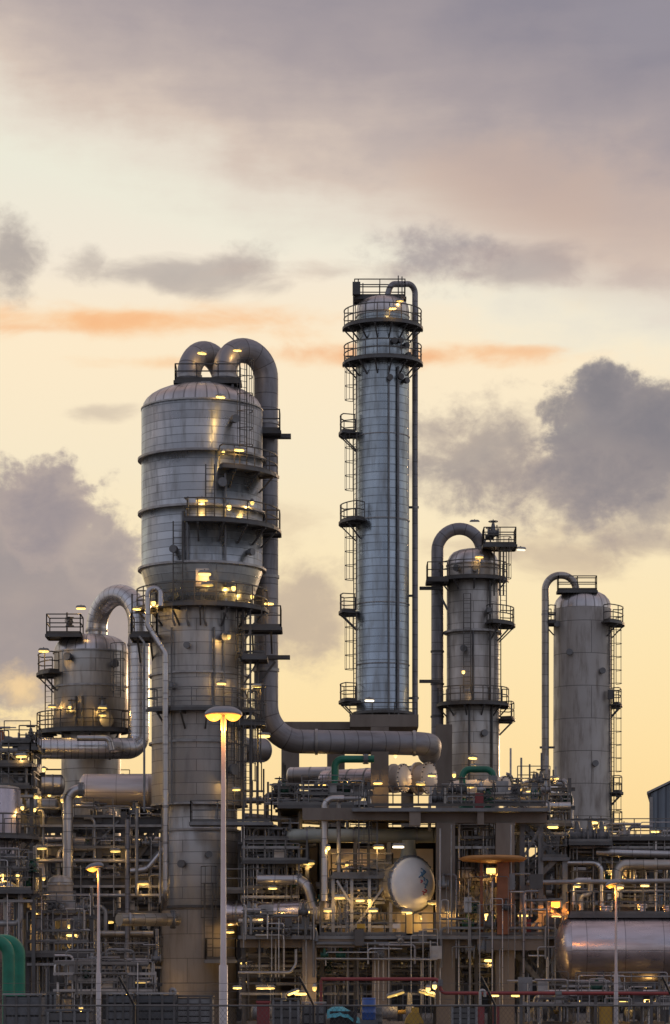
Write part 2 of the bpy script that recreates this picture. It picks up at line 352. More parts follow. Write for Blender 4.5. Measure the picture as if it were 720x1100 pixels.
    # dark cumulus on the other side with its thin trailing veil
    blob(525, 488, 140, 70, n_cum, 2.1, .0, .75, .9, G((188,172,159)), G((152,144,144)), inner=n_mid)
    blob(470, 470, 70, 34, n_cum, 2.2, .05, .8, .6, G((196,180,164)), G((172,160,153)), inner=n_mid)
    blob(570, 590, 160, 44, n_band, 2.2, .05, .95, .7, G((205,184,158)), G((182,164,150)), inner=n_mid)
    blob(600, 520, 120, 58, n_cum, 1.9, .0, .7, .85, G((180,165,154)), G((150,141,143)), inner=n_mid)
    blob(690, 520, 150, 84, n_cum, 1.7, .0, .7, .85, G((172,158,151)), G((146,139,142)), inner=n_mid)
    blob(666, 468, 98, 76, n_cum, 1.5, .0, .3, .96, G((156,148,147)), G((132,129,135)), inner=n_cum)
    blob(700, 460, 88, 64, n_cum, 1.4, .0, .35, .9, G((152,144,144)), G((130,127,134)), inner=n_mid)
    blob(640, 512, 100, 54, n_cum, 1.8, .0, .6, .75, G((164,153,150)), G((136,131,136)), inner=n_cum)
    blob(648, 422, 44, 34, n_cum, 1.7, .0, .35, .88, G((150,143,145)), G((130,127,133)), inner=n_mid)
    blob(605, 440, 34, 22, n_cum, 2.2, .0, .5, .75, G((160,150,147)), G((140,135,137)), inner=n_mid)
    blob(700, 578, 90, 28, n_band, 1.9, .05, .9, .6, G((180,164,152)), G((166,153,149)), inner=n_mid)
    nis = nd(nt, 'ShaderNodeTexSky', sky_type='NISHITA'); nis.sun_disc = False; nis.sun_elevation = R(3); nis.sun_rotation = R(12); nis.dust_density = 2
    b1 = nd(nt, 'ShaderNodeBackground'); L(nis.outputs[0], b1.inputs[0]); b1.inputs[1].default_value = .05*.01
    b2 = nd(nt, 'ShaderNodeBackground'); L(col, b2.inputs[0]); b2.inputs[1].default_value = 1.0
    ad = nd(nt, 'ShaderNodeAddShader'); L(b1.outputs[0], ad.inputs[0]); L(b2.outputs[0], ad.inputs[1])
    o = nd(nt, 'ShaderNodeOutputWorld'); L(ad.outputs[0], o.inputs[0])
make_world()
sun = bpy.data.lights.new('sun', 'SUN'); sun.energy = .9; sun.angle = R(6); sun.color = (1, .66, .38)
so = bpy.data.objects.new('sun', sun); COL.objects.link(so)
_az, _el = R(24), R(5)      # low behind the plant
sd = V((math.sin(_az)*math.cos(_el), math.cos(_az)*math.cos(_el), math.sin(_el))); so.rotation_euler = (-sd).to_track_quat('-Z', 'Y').to_euler()
SC.view_settings.view_transform = 'Standard'; SC.view_settings.look = 'None'; SC.view_settings.exposure = 0; SC.view_settings.gamma = 1
SC.render.engine = 'CYCLES'; SC.cycles.max_bounces = 5; SC.cycles.diffuse_bounces = 3; SC.cycles.glossy_bounces = 3; SC.cycles.use_denoising = True
SC.cycles.sample_clamp_indirect = 4; SC.cycles.use_light_tree = True; SC.cycles.caustics_reflective = False
# ------------------------------------------------------------------ ground
g = MB(); g.box((0, 1500, -.25), (6000, 6000, .5)); tag(g.build('ground', paint('oily_gravel', (.15,.14,.13), rough=.9, wear=.6, wearc=(.09,.08,.075), scale=.4)), kind='structure')
# ------------------------------------------------------------------ plant fittings, each built as parts of a thing
def railing_mb(pts, h=1.1, step=1.3, r=.035, closed=False):
    mb = MB(); pts = [V(p) for p in pts]; up = V((0,0,1))
    if closed: pts.append(pts[0])
    for k in (h, h*.55):
        for a, b in zip(pts, pts[1:]): mb.bar(a+up*k, b+up*k, r*1.7)
    for a, b in zip(pts, pts[1:]): mb.bar(a+up*.07, b+up*.07, .02, .14)
    last = None
    for a, b in zip(pts, pts[1:]):
        n = max(1, round((b-a).length/step))
        for k in range(n):
            q = a+(b-a)*(k/n)
            if last is None or (q-last).length > step*.55: mb.bar(q, q+up*h, r*1.7); last = q
    mb.bar(pts[-1], pts[-1]+up*h, r*1.7)
    return mb
def arc_platform(root, c, r0, r1, z, a0, a1, mat=None, brackets=3, rail=True, railmat=None, h=1.1, ends=True):
    """curved walkway bolted to a vessel; degrees, -90 faces the camera side"""
    c = V(c); a0r, a1r = R(a0), R(a1); n = max(4, int(abs(a1-a0)/9)); full = abs(a1-a0) >= 359
    pl = MB().slab((c.x, c.y, 0), r0, r1, z-.09, z, a0r, a1r, n); pl.slab((c.x, c.y, 0), r1+.003, r1+.06, z-.13, z+.03, a0r, a1r, n)
    p = pl.build('platform', mat or M['steel'], root)
    if rail:
        pts = [V((c.x+math.cos(a0r+(a1r-a0r)*k/n)*(r1-.05), c.y+math.sin(a0r+(a1r-a0r)*k/n)*(r1-.05), z)) for k in range(n+1)]
        if full: pts = pts[:-1]
        elif ends:
            pts = [V((c.x+math.cos(a0r)*(r0+.25), c.y+math.sin(a0r)*(r0+.25), z))]+pts+[V((c.x+math.cos(a1r)*(r0+.25), c.y+math.sin(a1r)*(r0+.25), z))]
        railing_mb(pts, h, closed=full).build('railing', railmat or M['rail'], p)
    for k in range(brackets):
        g = a0r+(a1r-a0r)*((k+.5)/brackets); u = V((math.cos(g), math.sin(g), 0))
        b = MB(); b.bar(c*1+u*(r0+.02)+V((0,0,z-.17-c.z)), c+u*(r1-.06)+V((0,0,z-.17-c.z)), .1, .12)
        b.bar(c+u*(r0+.02)+V((0,0,z-c.z-.2-(r1-r0)*.85)), c+u*(r1-.15)+V((0,0,z-c.z-.22)), .08); b.build('bracket', mat or M['steel'], p)
    return p
def box_platform(root, x0, x1, y0, y1, z, mat=None, rail='fblr', railmat=None, h=1.1, brackets=0, step=1.3, name='platform'):
    """rectangular walkway with its railings"""
    mb = MB().box(((x0+x1)/2, (y0+y1)/2, z-.05), (x1-x0, y1-y0, .09))
    mb.bar((x0-.03, y0-.05, z-.1), (x1+.03, y0-.05, z-.1), .09, .18); mb.bar((x0-.03, y1+.05, z-.1), (x1+.03, y1+.05, z-.1), .09, .18)
    mb.bar((x0-.05, y0, z-.1), (x0-.05, y1, z-.1), .08, .17); mb.bar((x1+.05, y0, z-.1), (x1+.05, y1, z-.1), .08, .17)
    p = mb.build(name, mat or M['steel'], root)
    c = {'f': ((x0,y0),(x1,y0)), 'r': ((x1,y0),(x1,y1)), 'b': ((x1,y1),(x0,y1)), 'l': ((x0,y1),(x0,y0))}
    for s in rail:
        a, b = c[s]; railing_mb([(*a, z), (*b, z)], h, step).build('railing', railmat or M['rail'], p)
    for k in range(brackets):
        x = x0+(x1-x0)*(k+.5)/brackets
        MB().bar((x, y1, z-1.2), (x, y0+.1, z-.2), .1).build('bracket', mat or M['steel'], p)
    return p
def ladder(root, base, top, out, cage=True, mat=None, w=.46, c0=2.2):
    """vertical ladder; out = degrees the climber's back faces"""
    b = V(base); g = R(out); o = V((math.cos(g), math.sin(g), 0)); s = V((-o.y, o.x, 0)); hgt = top-b.z; m = mat or M['rail']
    mb = MB()
    for k in (-1, 1): mb.bar(b+s*(k*w/2), b+s*(k*w/2)+V((0,0,hgt)), .065, .05)
    z = .15
    while z < hgt: mb.bar(b+s*(-w/2)+V((0,0,z)), b+s*(w/2)+V((0,0,z)), .026); z += .32
    ld = mb.build('ladder', m, root)
    if cage and hgt > c0+1:
        cg = MB(); z = c0; rr = .4
        def pt(t, z): return b+o*(rr*math.sin(t)*1.7)+s*(rr*math.cos(t))+V((0,0,z))
        while z < hgt+.9:
            q = [pt(math.pi*k/8, z) for k in range(9)]
            for a, d in zip(q, q[1:]): cg.bar(a, d, .03, .04)
            z += .9
        for t in (0, .25, .5, .75, 1): cg.bar(pt(math.pi*t, c0), pt(math.pi*t, min(z-.9, hgt+.9)), .032)
        cg.build('safety_cage', m, ld)
    return ld
def nozzle(root, p, d, r, l, mat=None, blind=True):
    p, d = V(p), V(d).normalized(); mb = MB(); mb.tube(p, p+d*l, r, 12); mb.tube(p+d*(l-.0), p+d*(l+.1), r*1.5, 14); mb.tube(p+d*(l+.13), p+d*(l+.22), r*1.5, 14)
    return mb.build('nozzle', mat or M['grey'], root)
def valve(root, p, r=.16, ax='x', mat=None, up=True):
    """gate valve: flanged body, bonnet, stem and handwheel"""
    p = V(p); d = V((1,0,0)) if ax == 'x' else V((0,0,1)) if ax == 'z' else V((0,1,0)); u = V((0,0,1)) if ax != 'z' else V((0,-1,0))
    mb = MB(); mb.sweep([p-d*r*1.5, p-d*r*.7, p, p+d*r*.7, p+d*r*1.5], [r*1.0, r*1.1, r*1.5, r*1.1, r*1.0], 10)
    for k in (-1, 1): mb.tube(p+d*(k*r*1.5), p+d*(k*r*1.85), r*1.75, 12)
    mb.sweep([p, p+u*r*1.8, p+u*r*3.4], [r*1.0, r*.8, r*.45], 8)
    v = mb.build('valve', mat or M['grey'], root)
    if up:
        hw = MB(); c = p+u*(r*3.9); a = u.orthogonal().normalized(); e = u.cross(a)
        hw.sweep(arc_pts(c, a, e, r*1.5, 0, 2*math.pi, 14), r*.16, 5); hw.bar(c-a*r*1.5, c+a*r*1.5, r*.2); hw.bar(c-e*r*1.5, c+e*r*1.5, r*.2); hw.tube(p+u*r*3.3, c+u*r*.7, r*.16, 6)
        hw.build('handwheel', M['steel'], v)
    return v
def pipe_thing(pts, r, mat, label, Rb=None, flanges=(), cat='pipe', name='pipe', group=None, n=14, rings=(), supports=()):
    """one pipe run: body, bolted flanges (points along it, direction) as parts"""
    root = thing(name, pts[0], label, cat, group); MB().pipe(pts, r, Rb, n, 10).build('pipe_run', M[mat], root)
    for p, d in flanges:
        p, d = V(p), V(d).normalized(); fb = MB(); fb.tube(p-d*.11, p-d*.015, r*1.38, 16); fb.tube(p+d*.015, p+d*.11, r*1.38, 16); fb.tube(p-d*.02, p+d*.02, r*1.2, 12)
        for k in range(10):
            a = d.orthogonal().normalized(); e = d.cross(a); g = 2*math.pi*k/10; q = p+(a*math.cos(g)+e*math.sin(g))*r*1.26; fb.bar(q-d*.16, q+d*.16, .045)
        fb.build('flange', M['grey'], root)
    for p, d in rings:
        p, d = V(p), V(d).normalized(); MB().tube(p-d*.05, p+d*.05, r*1.06, 18).build('band', M['galv'], root)
    for p, q in supports: MB().bar(p, q, .14, .14).build('support', M['steel'], root)
    return root
def drum(c, axis, L, r, mat, label, cat='drum', name='horizontal_drum', endmat=None, saddles=None, ends='both', bands=3, nozzles=(), head=.45):
    """horizontal vessel with dished ends, saddles, bands and nozzles"""
    c, d = V(c), V(axis).normalized(); root = thing(name, c-V((0,0,r)), label, cat)
    pr = []; hl = L/2
    prof = [(r, -hl), (r, hl)]; MB().lathe(c, prof, 36, axis=d).build('shell', M[mat], root)
    for s in (-1, 1):
        e = MB().lathe(c+d*(s*hl), [(r, -.001*s)] + [(r*math.cos(t), s*head*r*math.sin(t)) for t in (math.pi/2*k/8 for k in range(1, 8))] + [(.001, s*head*r)], 36, axis=d)
        e.build('end_cap', M[endmat or mat], root)
    for k in range(bands):
        q = c+d*(L*((k+.5)/bands-.5)); MB().lathe(q, [(r*.99, -.05), (r*1.025, -.05), (r*1.025, .05), (r*.99, .05)], 36, axis=d).build('band', M['galv'], root)
    s = d.cross(V((0,0,1))).normalized()
    for k, zb in (saddles or ()):
        q = c+d*(L*k); b = MB(); hz = q.z-zb
        b.box((q.x, q.y, zb+.06), (1.3*r if abs(d.x) < .5 else .35, .35 if abs(d.x) < .5 else 1.5*r, .12)); 
        for t in (-.55, 0, .55): b.bar(q+s*(t*r)-V((0,0,hz-.1)), q+s*(t*r)-V((0,0,r*.75)), .28, .22)
        b.bar(q-s*.8*r-V((0,0,r*.86)), q+s*.8*r-V((0,0,r*.86)), .3, .2); b.build('saddle', M['grey'], root)
    for k, ang, nr, nl in nozzles:
        q = c+d*(L*k); u = (V((0,0,1))*math.cos(ang)+s*math.sin(ang)); nozzle(root, q+u*r*.95, u, nr, nl, M[mat])
    return root
def channel_head(root, c, d, r, mat='cream'):
    """bolted exchanger end cover: girth flange, short channel and flat cover plate with a rim of studs"""
    c, d = V(c), V(d).normalized(); b = MB(); b.tube(c-d*.14, c, r*1.22, 28); b.lathe(c, [(r, 0), (r, r*.7)], 28, axis=d); b.build('channel', M[mat], root)
    q = c+d*r*.7; k = MB(); k.tube(q, q+d*.13, r*1.2, 28); k.lathe(q+d*.13, [(r*1.05, 0), (r*1.0, .05), (.001, .075)], 28, axis=d); cv = k.build('end_cover', M[mat], root)
    st = MB(); a = d.orthogonal().normalized(); e = d.cross(a)
    for i in range(18):
        g = 2*math.pi*i/18; p = q+(a*math.cos(g)+e*math.sin(g))*r*1.12; st.bar(p+d*.1, p+d*.2, .06)
    st.build('studs', M['steel'], cv)
def pump(p, rz, label, mat='grey'):
    p = V(p); root = thing('pump', p, label, 'pump'); ca, sa = math.cos(rz), math.sin(rz); d = V((ca, sa, 0))
    MB().box(p+V((0,0,.15)), (2.2, .8, .3), rz).build('plinth', M['concrete'], root)
    MB().lathe(p+d*-.9+V((0,0,.75)), [(.001,0),(.3,.0),(.36,.1),(.36,.9),(.3,1.0),(.001,1.0)], 20, axis=d).build('motor', M['blue' if mat == 'blue' else 'grey'], root)
    MB().tube(p+d*.1+V((0,0,.75)), p+d*.5+V((0,0,.75)), .1).build('coupling', M['yellow'], root)
    b = MB().lathe(p+d*.5+V((0,0,.75)), [(.001,0),(.3,0),(.42,.12),(.42,.3),(.3,.42),(.001,.42)], 20, axis=d); b.tube(p+d*.7+V((0,0,.75)), p+d*.7+V((0,0,1.7)), .13); b.build('casing', M[mat if mat != 'blue' else 'grey'], root)
    return root
# ------------------------------------------------------------------ lamps
LAMP_N = [0]
def lamp(px, py, Y, where, kind='tube', w=.56, yaw=0., post=0., tilt=0., dep=.5):
    """small lit plant lamp on its own bracket"""
    p = P(px, py, Y); desc = {'tube': 'lit yellow tube lamp', 'bulb': 'lit round bulkhead lamp', 'white': 'pale white tube lamp', 'orange': 'glaring orange floodlight', 'flood': 'lit yellow floodlight'}[kind]
    root = thing('work_lamp' if kind in ('tube', 'bulb', 'white') else 'floodlight', p, desc+' '+where, 'lamp', 'small lamps lit across the plant')
    sz = random.Random(px*31+py).uniform(.72, 1.08) if kind in ('tube','bulb') else 1.; root.scale = (sz, sz, sz); yaw = yaw or random.Random(px+py*17).uniform(-.5, .5); root.rotation_euler = (0, 0, yaw); Z = V((0,0,0)); WORLD[root.name] = Z        # children are built about the lamp itself
    if kind in ('tube', 'white'):
        key = (kind, w)
        if key not in LAMP_PROTO:
            h = MB(); h.poly([(-w/2-.05,.03),(w/2+.05,.03),(w/2+.02,.1),(w/2-.06,.15),(-w/2+.06,.15),(-w/2-.02,.1)], -.1, .1)
            t = MB(); t.sweep([(-w/2-.02,0,-.05),(-w/2+.04,0,-.05),(w/2-.04,0,-.05),(w/2+.02,0,-.05)], [.03,.062,.062,.03], 10)
            LAMP_PROTO[key] = (h.build('housing', M['galv'], root, origin=(0,0,0)), t.build('tube', M['glowt' if kind == 'tube' else 'gloww'], root, origin=(0,0,0)))
        else:
            for o in LAMP_PROTO[key]:
                c = o.copy(); COL.objects.link(c); c.parent = root
    elif kind == 'bulb':
        if kind not in LAMP_PROTO:
            h = MB(); h.lathe((0,0,0), [(.02,.24),(.09,.21),(.13,.1),(.15,.08)], 12)
            t = MB(); t.lathe((0,0,0), [(.001,-.14),(.07,-.12),(.115,-.03),(.11,.06),(.08,.1)], 14)
            LAMP_PROTO[kind] = (h.build('shade', M['galv'], root, origin=(0,0,0)), t.build('bulb', M['glowt'], root, origin=(0,0,0)))
        else:
            for o in LAMP_PROTO[kind]:
                c = o.copy(); COL.objects.link(c); c.parent = root
    else:
        h = MB(); h.poly([(-w/2,-.16),(w/2,-.16),(w/2-.06,.2),(-w/2+.06,.2)], -.12, .2); h.build('housing', M['galv'], root, origin=(0,0,0))
        MB().box((0,-.135,.01), (w*.82,.02,.26)).build('lens', M['glowo' if kind == 'orange' else 'glowt'], root, origin=(0,0,0))
    b = MB()
    if post: b.pipe([(0,.02,.13),(0,dep*.4,.22),(0,dep,.0),(0,dep,-post)], .035, .1, 6)
    else: b.pipe([(0,.0,.12),(0,.05,.2),(0,dep,.1)], .03, .05, 6)
    b.build('bracket', M['rail'], root, origin=(0,0,0))
    if kind != 'white':
        ld = LIGHTS[kind]; lo = bpy.data.objects.new('glow', ld); COL.objects.link(lo); lo.parent = root; lo.location = (0, -.06, -.2)
    return root
LAMP_PROTO = {}
def mk_light(n, col, e, r=.04):
    l = bpy.data.lights.new(n, 'POINT'); l.color = col; l.energy = e; l.shadow_soft_size = r; return l
LIGHTS = dict(tube=mk_light('tube_glow', (1,.58,.17), 17), bulb=mk_light('bulb_glow', (1,.58,.15), 22), flood=mk_light('flood_glow', (1,.5,.12), 55), orange=mk_light('orange_glow', (1,.3,.03), 190), sodium=mk_light('sodium_glow', (1,.33,.04), 85))
def street_lamp(px, py, Y, label, head=1.05, arms=2, rp=.11, tall=.3):
    p = P(px, py, Y); root = thing('street_lamp', (p.x, p.y, 0), label, 'street lamp', None)
    top = p.z
    MB().sweep([(p.x,p.y,0),(p.x,p.y,2.6),(p.x,p.y,2.62),(p.x,p.y,top-.05)], [rp*1.35, rp*1.35, rp*.95, rp*.62], 14).build('pole', M['lamppole'], root)
    MB().sweep([(p.x,p.y,top-.42),(p.x,p.y,top-.02)], rp*.9, 12).build('collar', M['galv'], root)
    # broad shallow hood, one casting over the whole head
    x0, x1 = (p.x-head/2, p.x+head/2) if arms == 2 else (p.x-head*.72, p.x+head*.28); n = 20; hb = MB(); W = .3 if arms == 2 else .2; tilt = .0 if arms == 2 else .16
    for i in range(n+1):
        t = i/n; x = x0+(x1-x0)*t; k = max(.0, 1-abs(2*t-1)**3.2); ww = W*(.35+.65*k); dz = tilt*(t-.72); zb = top+.0+.03*k+dz; zt = top+.05+tall*(.25+.75*k)*.85+dz
        hb.v += [(x, p.y-ww, zb), (x, p.y-ww*.96, zb+(zt-zb)*.45), (x, p.y-ww*.7, zb+(zt-zb)*.85), (x, p.y, zt), (x, p.y+ww*.7, zb+(zt-zb)*.85), (x, p.y+ww*.96, zb+(zt-zb)*.45), (x, p.y+ww, zb)]
    for i in range(n):
        for k in range(6): hb.face([i*7+k, (i+1)*7+k, (i+1)*7+k+1, i*7+k+1], True)
        hb.face([i*7, i*7+6, (i+1)*7+6, (i+1)*7])
    hb.face([k for k in range(7)]); hb.face([n*7+k for k in range(6,-1,-1)])
    h = hb.build('lamp_head', M['lamphood'], root)
    for a_, b_ in (((.03, .45), (.55, .97)) if arms == 2 else ((.04, .66),)):
        lb = MB(); xa, xb = x0+(x1-x0)*a_, x0+(x1-x0)*b_; n = 12; dz = tilt*((a_+b_)/2-.72)
        for i in range(n+1):
            t = i/n; x = xa+(xb-xa)*t; k = math.sin(math.pi*(.03+.94*t))**.6; ww = W*.86*k; zb = top-tall*.62*k+dz
            lb.v += [(x, p.y-ww, top+.02+dz), (x, p.y-ww*.85, top+(zb-top)*.6), (x, p.y-ww*.4, zb+.01), (x, p.y+ww*.4, zb+.01), (x, p.y+ww*.85, top+(zb-top)*.6), (x, p.y+ww, top+.02+dz)]
        for i in range(n):
            for k in range(5): lb.face([i*6+k, i*6+k+1, (i+1)*6+k+1, (i+1)*6+k], True)
        lb.build('lit_bowl', M['glows'], h); lo = bpy.data.objects.new('glow', LIGHTS['sodium']); COL.objects.link(lo); lo.parent = root; lo.location = ((xa+xb)/2-p.x, -.15, top-.38)
    return root
M['lamppole'] = paint('pale_painted_pole', (.42,.40,.41), metallic=.2, rough=.45, wear=.25)
M['lamphood'] = paint('grey_lamp_hood', (.26,.26,.28), metallic=.3, rough=.4, wear=.2)
# ------------------------------------------------------------------ vertical vessels
def vessel(name, label, cat, cx, Y, segs, r_unused=None):
    """segs: (part name, material, [(row, half width in px)...]) stacked; root stands on the lowest row"""
    zb = min(PZ(py, Y) for s in segs for py, _ in s[2]); x = PX(cx, Y); root = thing(name, (x, Y, zb), label, cat)
    for nm, mat, prof in segs:
        MB().lathe((x, Y, 0), [(max(S(r, Y), .001), PZ(py, Y)) for py, r in prof], 72).build(nm, M[mat], root)
    return root, V((x, Y, 0))
def dome_prof(r, py0, h, n=9, r1=.0):
    return [(py0-h*math.sin(t), r*math.cos(t) if i < n else r1) for i, t in enumerate(math.pi/2*k/n for k in range(n+1))]
def ring(root, c, py, Y, r_px, out=4, th=2.4, mat='galv', name='stiffener_ring'):
    z = PZ(py, Y); MB().slab((c.x, c.y, 0), S(r_px, Y)*.99, S(r_px+out, Y), z-S(th, Y)/2, z+S(th, Y)/2, 0, 2*math.pi, 48).build(name, M[mat], root)
# ================================================================== the big column
Y0 = 150.; s0 = Y0/F
dm = dome_prof(64, 440, 27, 9)
main, mc = vessel('distillation_column', 'huge silver column with a wide drum top, conical waist and bare concrete skirt', 'column', 217, Y0, [
    ('dome', 'dome', dm[:-1]+[(413, .01)]),
    ('upper_shell', 'alu', [(441, 64), (441.5, 65), (613, 65), (614, 66)]),
    ('cone', 'alu', [(614, 65), (616, 65), (655, 51.5), (657, 51)])])
lowc = V((PX(214, Y0), Y0, 0))
for nm, mat, prof in (('middle_shell', 'alu_low', [(656, 51), (865, 51), (866, 50.5), (866.2, 41)]), ('lower_shell', 'alu_low', [(866, 41), (892, 41), (893, 41.6), (973, 41.6), (974, 41)]), ('skirt', 'skirt', [(974, 40.5), (1101, 40.5)])):
    MB().lathe(lowc, [(S(r, Y0), max(0, PZ(py, Y0))) for py, r in prof], 72).build(nm, M[mat], main)
for py in (495, 553, 613): ring(main, mc, py, Y0, 65)
for py in (727, 800): ring(main, lowc, py, Y0, 51, 3.2, 2.2)
ring(main, lowc, 975, Y0, 40.5, 2.6, 2.5, 'steel'); ring(main, lowc, 893, Y0, 41, 2.2, 2.4); ring(main, lowc, 866, Y0, 51, 1.5, 2)
ring(main, mc, 441, Y0, 64.4, 1.2, 1.6)
# insulation box patches and small nozzles
for px, py in ((188, 672), (203, 672), (222, 672), (245, 664)):
    q = P(px, py, Y0-2.62); MB().sweep([q, q+V((-.1,-.25,.3)), q+V((-.1,-.2,1.))], .07, 8).build('drip_leg', M['galv'], main)
def on(c, r, deg, z): g = R(deg); return V((c.x+r*math.cos(g), c.y+r*math.sin(g), z))
U65, U51, U41 = S(65, Y0), S(51, Y0), S(41, Y0)
for deg, py, r in ((-58, 462, .15), (-70, 530, .16), (-112, 600, .14), (-40, 600, .13), (-62, 636, .12)): 
    nozzle(main, on(mc, U65-.1 if py < 613 else U65*.88, deg, PZ(py, Y0)), (math.cos(R(deg)), math.sin(R(deg)), 0), r, .3)
for deg, py, r in ((-100, 700, .12), (-60, 690, .15), (-35, 708, .14), (-120, 742, .16), (-48, 830, .2), (-75, 920, .12), (-110, 930, .14)):
    rr = U51 if py < 866 else U41
    nozzle(main, on(lowc, rr-.08, deg, PZ(py, Y0)), (math.cos(R(deg)), math.sin(R(deg)), 0), r, .32)
# hooded manway with a lit box on the cone
q = on(mc, U65*.80, -86, 0); MB().box((q.x, q.y-.35, PZ(630, Y0)), (.7, .8, .95)).build('manway_box', M['cream'], main)
# walkways
box_platform(main, PX(189, 149), PX(258, 149), 148.3, 149.5, PZ(411, 149), rail='flr', h=.85)
MB().bar(P(250, 445, 147.4), P(250, 411, 148.4), .13).build('post', M['steel'], main); MB().bar(P(192, 425, 149.3), P(192, 411, 148.6), .12).build('post', M['steel'], main)
arc_platform(main, mc, U65, U65+.9, PZ(514, Y0), -72, -8, brackets=3)
arc_platform(main, mc, U65, U65+.95, PZ(571, Y0), -100, -4, brackets=5)
box_platform(main, PX(282, 152), PX(301, 152), 150.4, 151.7, PZ(468, 152), rail='fr'); box_platform(main, PX(284, 152), PX(301, 152), 150.4, 151.7, PZ(575, 152), rail='fr')
arc_platform(main, mc, U51, U51+1.0, PZ(657, Y0), -178, 0, brackets=7)
box_platform(main, PX(142, 148), PX(169, 148), 147.2, 149.6, PZ(683, 148), rail='flr', brackets=2)
MB().bar((PX(143,148),147.3,PZ(683,148)), (PX(143,148),147.3,PZ(640,148)), .09).build('post', M['steel'], main); MB().bar((PX(170,148),147.3,PZ(683,148)), (PX(170,148),147.3,PZ(640,148)), .09).build('post', M['steel'], main)
box_platform(main, PX(262, 149.5), PX(302, 149.5), 148.0, 149.8, PZ(677, 149.5), rail='fr', brackets=2)
arc_platform(main, lowc, U51, U51+.95, PZ(767, Y0), -140, -20, brackets=5, railmat=M['railg'])
box_platform(main, PX(206, 147), PX(292, 147), 145.9, 147.3, PZ(884, 147), rail='flr', railmat=M['railg'], mat=M['grey'])
box_platform(main, PX(243, 147.5), PX(284, 147.5), 146.2, 147.6, PZ(957, 147.5), rail='flr', railmat=M['railg'])
box_platform(main, PX(222, 147.6), PX(254, 147.6), 146.6, 147.8, PZ(1031, 147.6), rail='flr', mat=M['grey'])
# ladders
ladder(main, on(mc, U65+.35, -50, PZ(514, Y0)), PZ(402, Y0), -50, c0=1.2)
ladder(main, on(mc, U65+.35, -86, PZ(571, Y0))+V((.35,0,0)), PZ(512, Y0), -86, cage=False)
ladder(main, on(mc, U65+.3, -108, PZ(655, Y0)), PZ(571, Y0), -90, cage=False, w=.5)
ladder(main, on(lowc, U51+.35, -38, PZ(767, Y0)), PZ(655, Y0), -38)
ladder(main, on(lowc, U51+.35, -52, PZ(884, Y0)), PZ(767, Y0), -52)
ladder(main, on(lowc, U41+.3, -75, PZ(1031, Y0)), PZ(950, Y0), -75)
# slim lines clipped to the shell
for deg, a, b, r in ((-104, 560, 650, .09), (-100, 545, 640, .05), (-66, 520, 655, .06), (-120, 680, 866, .05), (-30, 664, 866, .07), (-58, 664, 880, .05), (-70, 680, 770, .06)):
    rr = U65 if a < 613 else U51; c_ = mc if a < 613 else lowc
    b2 = min(b, 612) if a < 613 else b
    MB().tube(on(c_, rr+.14, deg, PZ(b2, Y0)), on(c_, rr+.14, deg, PZ(a, Y0)), r).build('instrument_line', M['grey'], main)
# ---- the two overhead ducts bending over the crown
def over(pts_l, top, zl, zr, lx, rx, yl, yr, r, label, tail, flg):
    cx, cy = (lx+rx)/2, (yl+yr)/2; d = V((rx-lx, yr-yl, 0)); rad = d.length/2; d.normalize()
    pts = [V((lx, yl, zl))]+arc_pts((cx, cy, top-rad-r), -d, V((0,0,1)), rad, 0, math.pi, 22)
    root = thing('overhead_duct', V((lx, yl, zl)), label, 'pipe')
    tl = fillet([V((rx, yr, top-rad-r))]+tail, 1.9, 10); MB().sweep(pts+tl[1:], r, 28).build('duct_run', M['duct'], root)
    for p_, dd in flg:
        p_, dd = V(p_), V(dd).normalized(); MB().tube(p_-dd*.08, p_+dd*.08, r*1.09, 28).build('band', M['galv'], root)
    return root
rd = .66
zt = PZ(363.5, 151.8)
def X(px, Y=150.): return PX(px, Y)
dR = over(None, zt, PZ(425, 151), 0, X(241.5, 151), X(286, 152.6), 151, 152.6, rd, 'fat dull duct arching off the wide drum and dropping to a long horizontal run', [V((X(286,152.6),152.6,PZ(796,152.6))), V((X(462,155.5),155.5,PZ(799,155.5))), V((X(464,157.5),162,PZ(799,155.5)))],
     [((X(241.5,151),151,PZ(405,151)), (0,0,1)), ((X(286,152.6),152.6,PZ(455,152.6)), (0,0,1)), ((X(286,152.6),152.6,PZ(620,152.6)), (0,0,1)), ((X(286,152.6),152.6,PZ(720,152.6)), (0,0,1)), ((X(340,153.5),153.42,PZ(797,153.4)), (1,.02,0)), ((X(445,155.2),155.2,PZ(798.9,155.4)), (1,.02,0))])
MB().box((X(300,152.2), 151.9, PZ(470,152.2)), (1.3, .5, .22)).build('guide_arm', M['steel'], dR); MB().box((X(297,152.2), 151.9, PZ(707,152.2)), (1.5, .5, .2)).build('guide_arm', M['steel'], dR)
MB().bar((X(270,152),151.6,PZ(745,152)), (X(296,152),151.6,PZ(712,152)), .12).build('guide_arm', M['steel'], dR)
over(None, PZ(367, 152.9), PZ(425, 151.6), 0, X(203, 151.6), X(242, 154.2), 151.6, 154.2, rd, 'second fat duct arching behind its twin over the wide drum', [V((X(242,154.2),154.2,PZ(806,154.2))), V((X(283,156),156.5,PZ(806,156.5)))], [((X(203,151.6),151.6,PZ(405,151.6)), (0,0,1))])
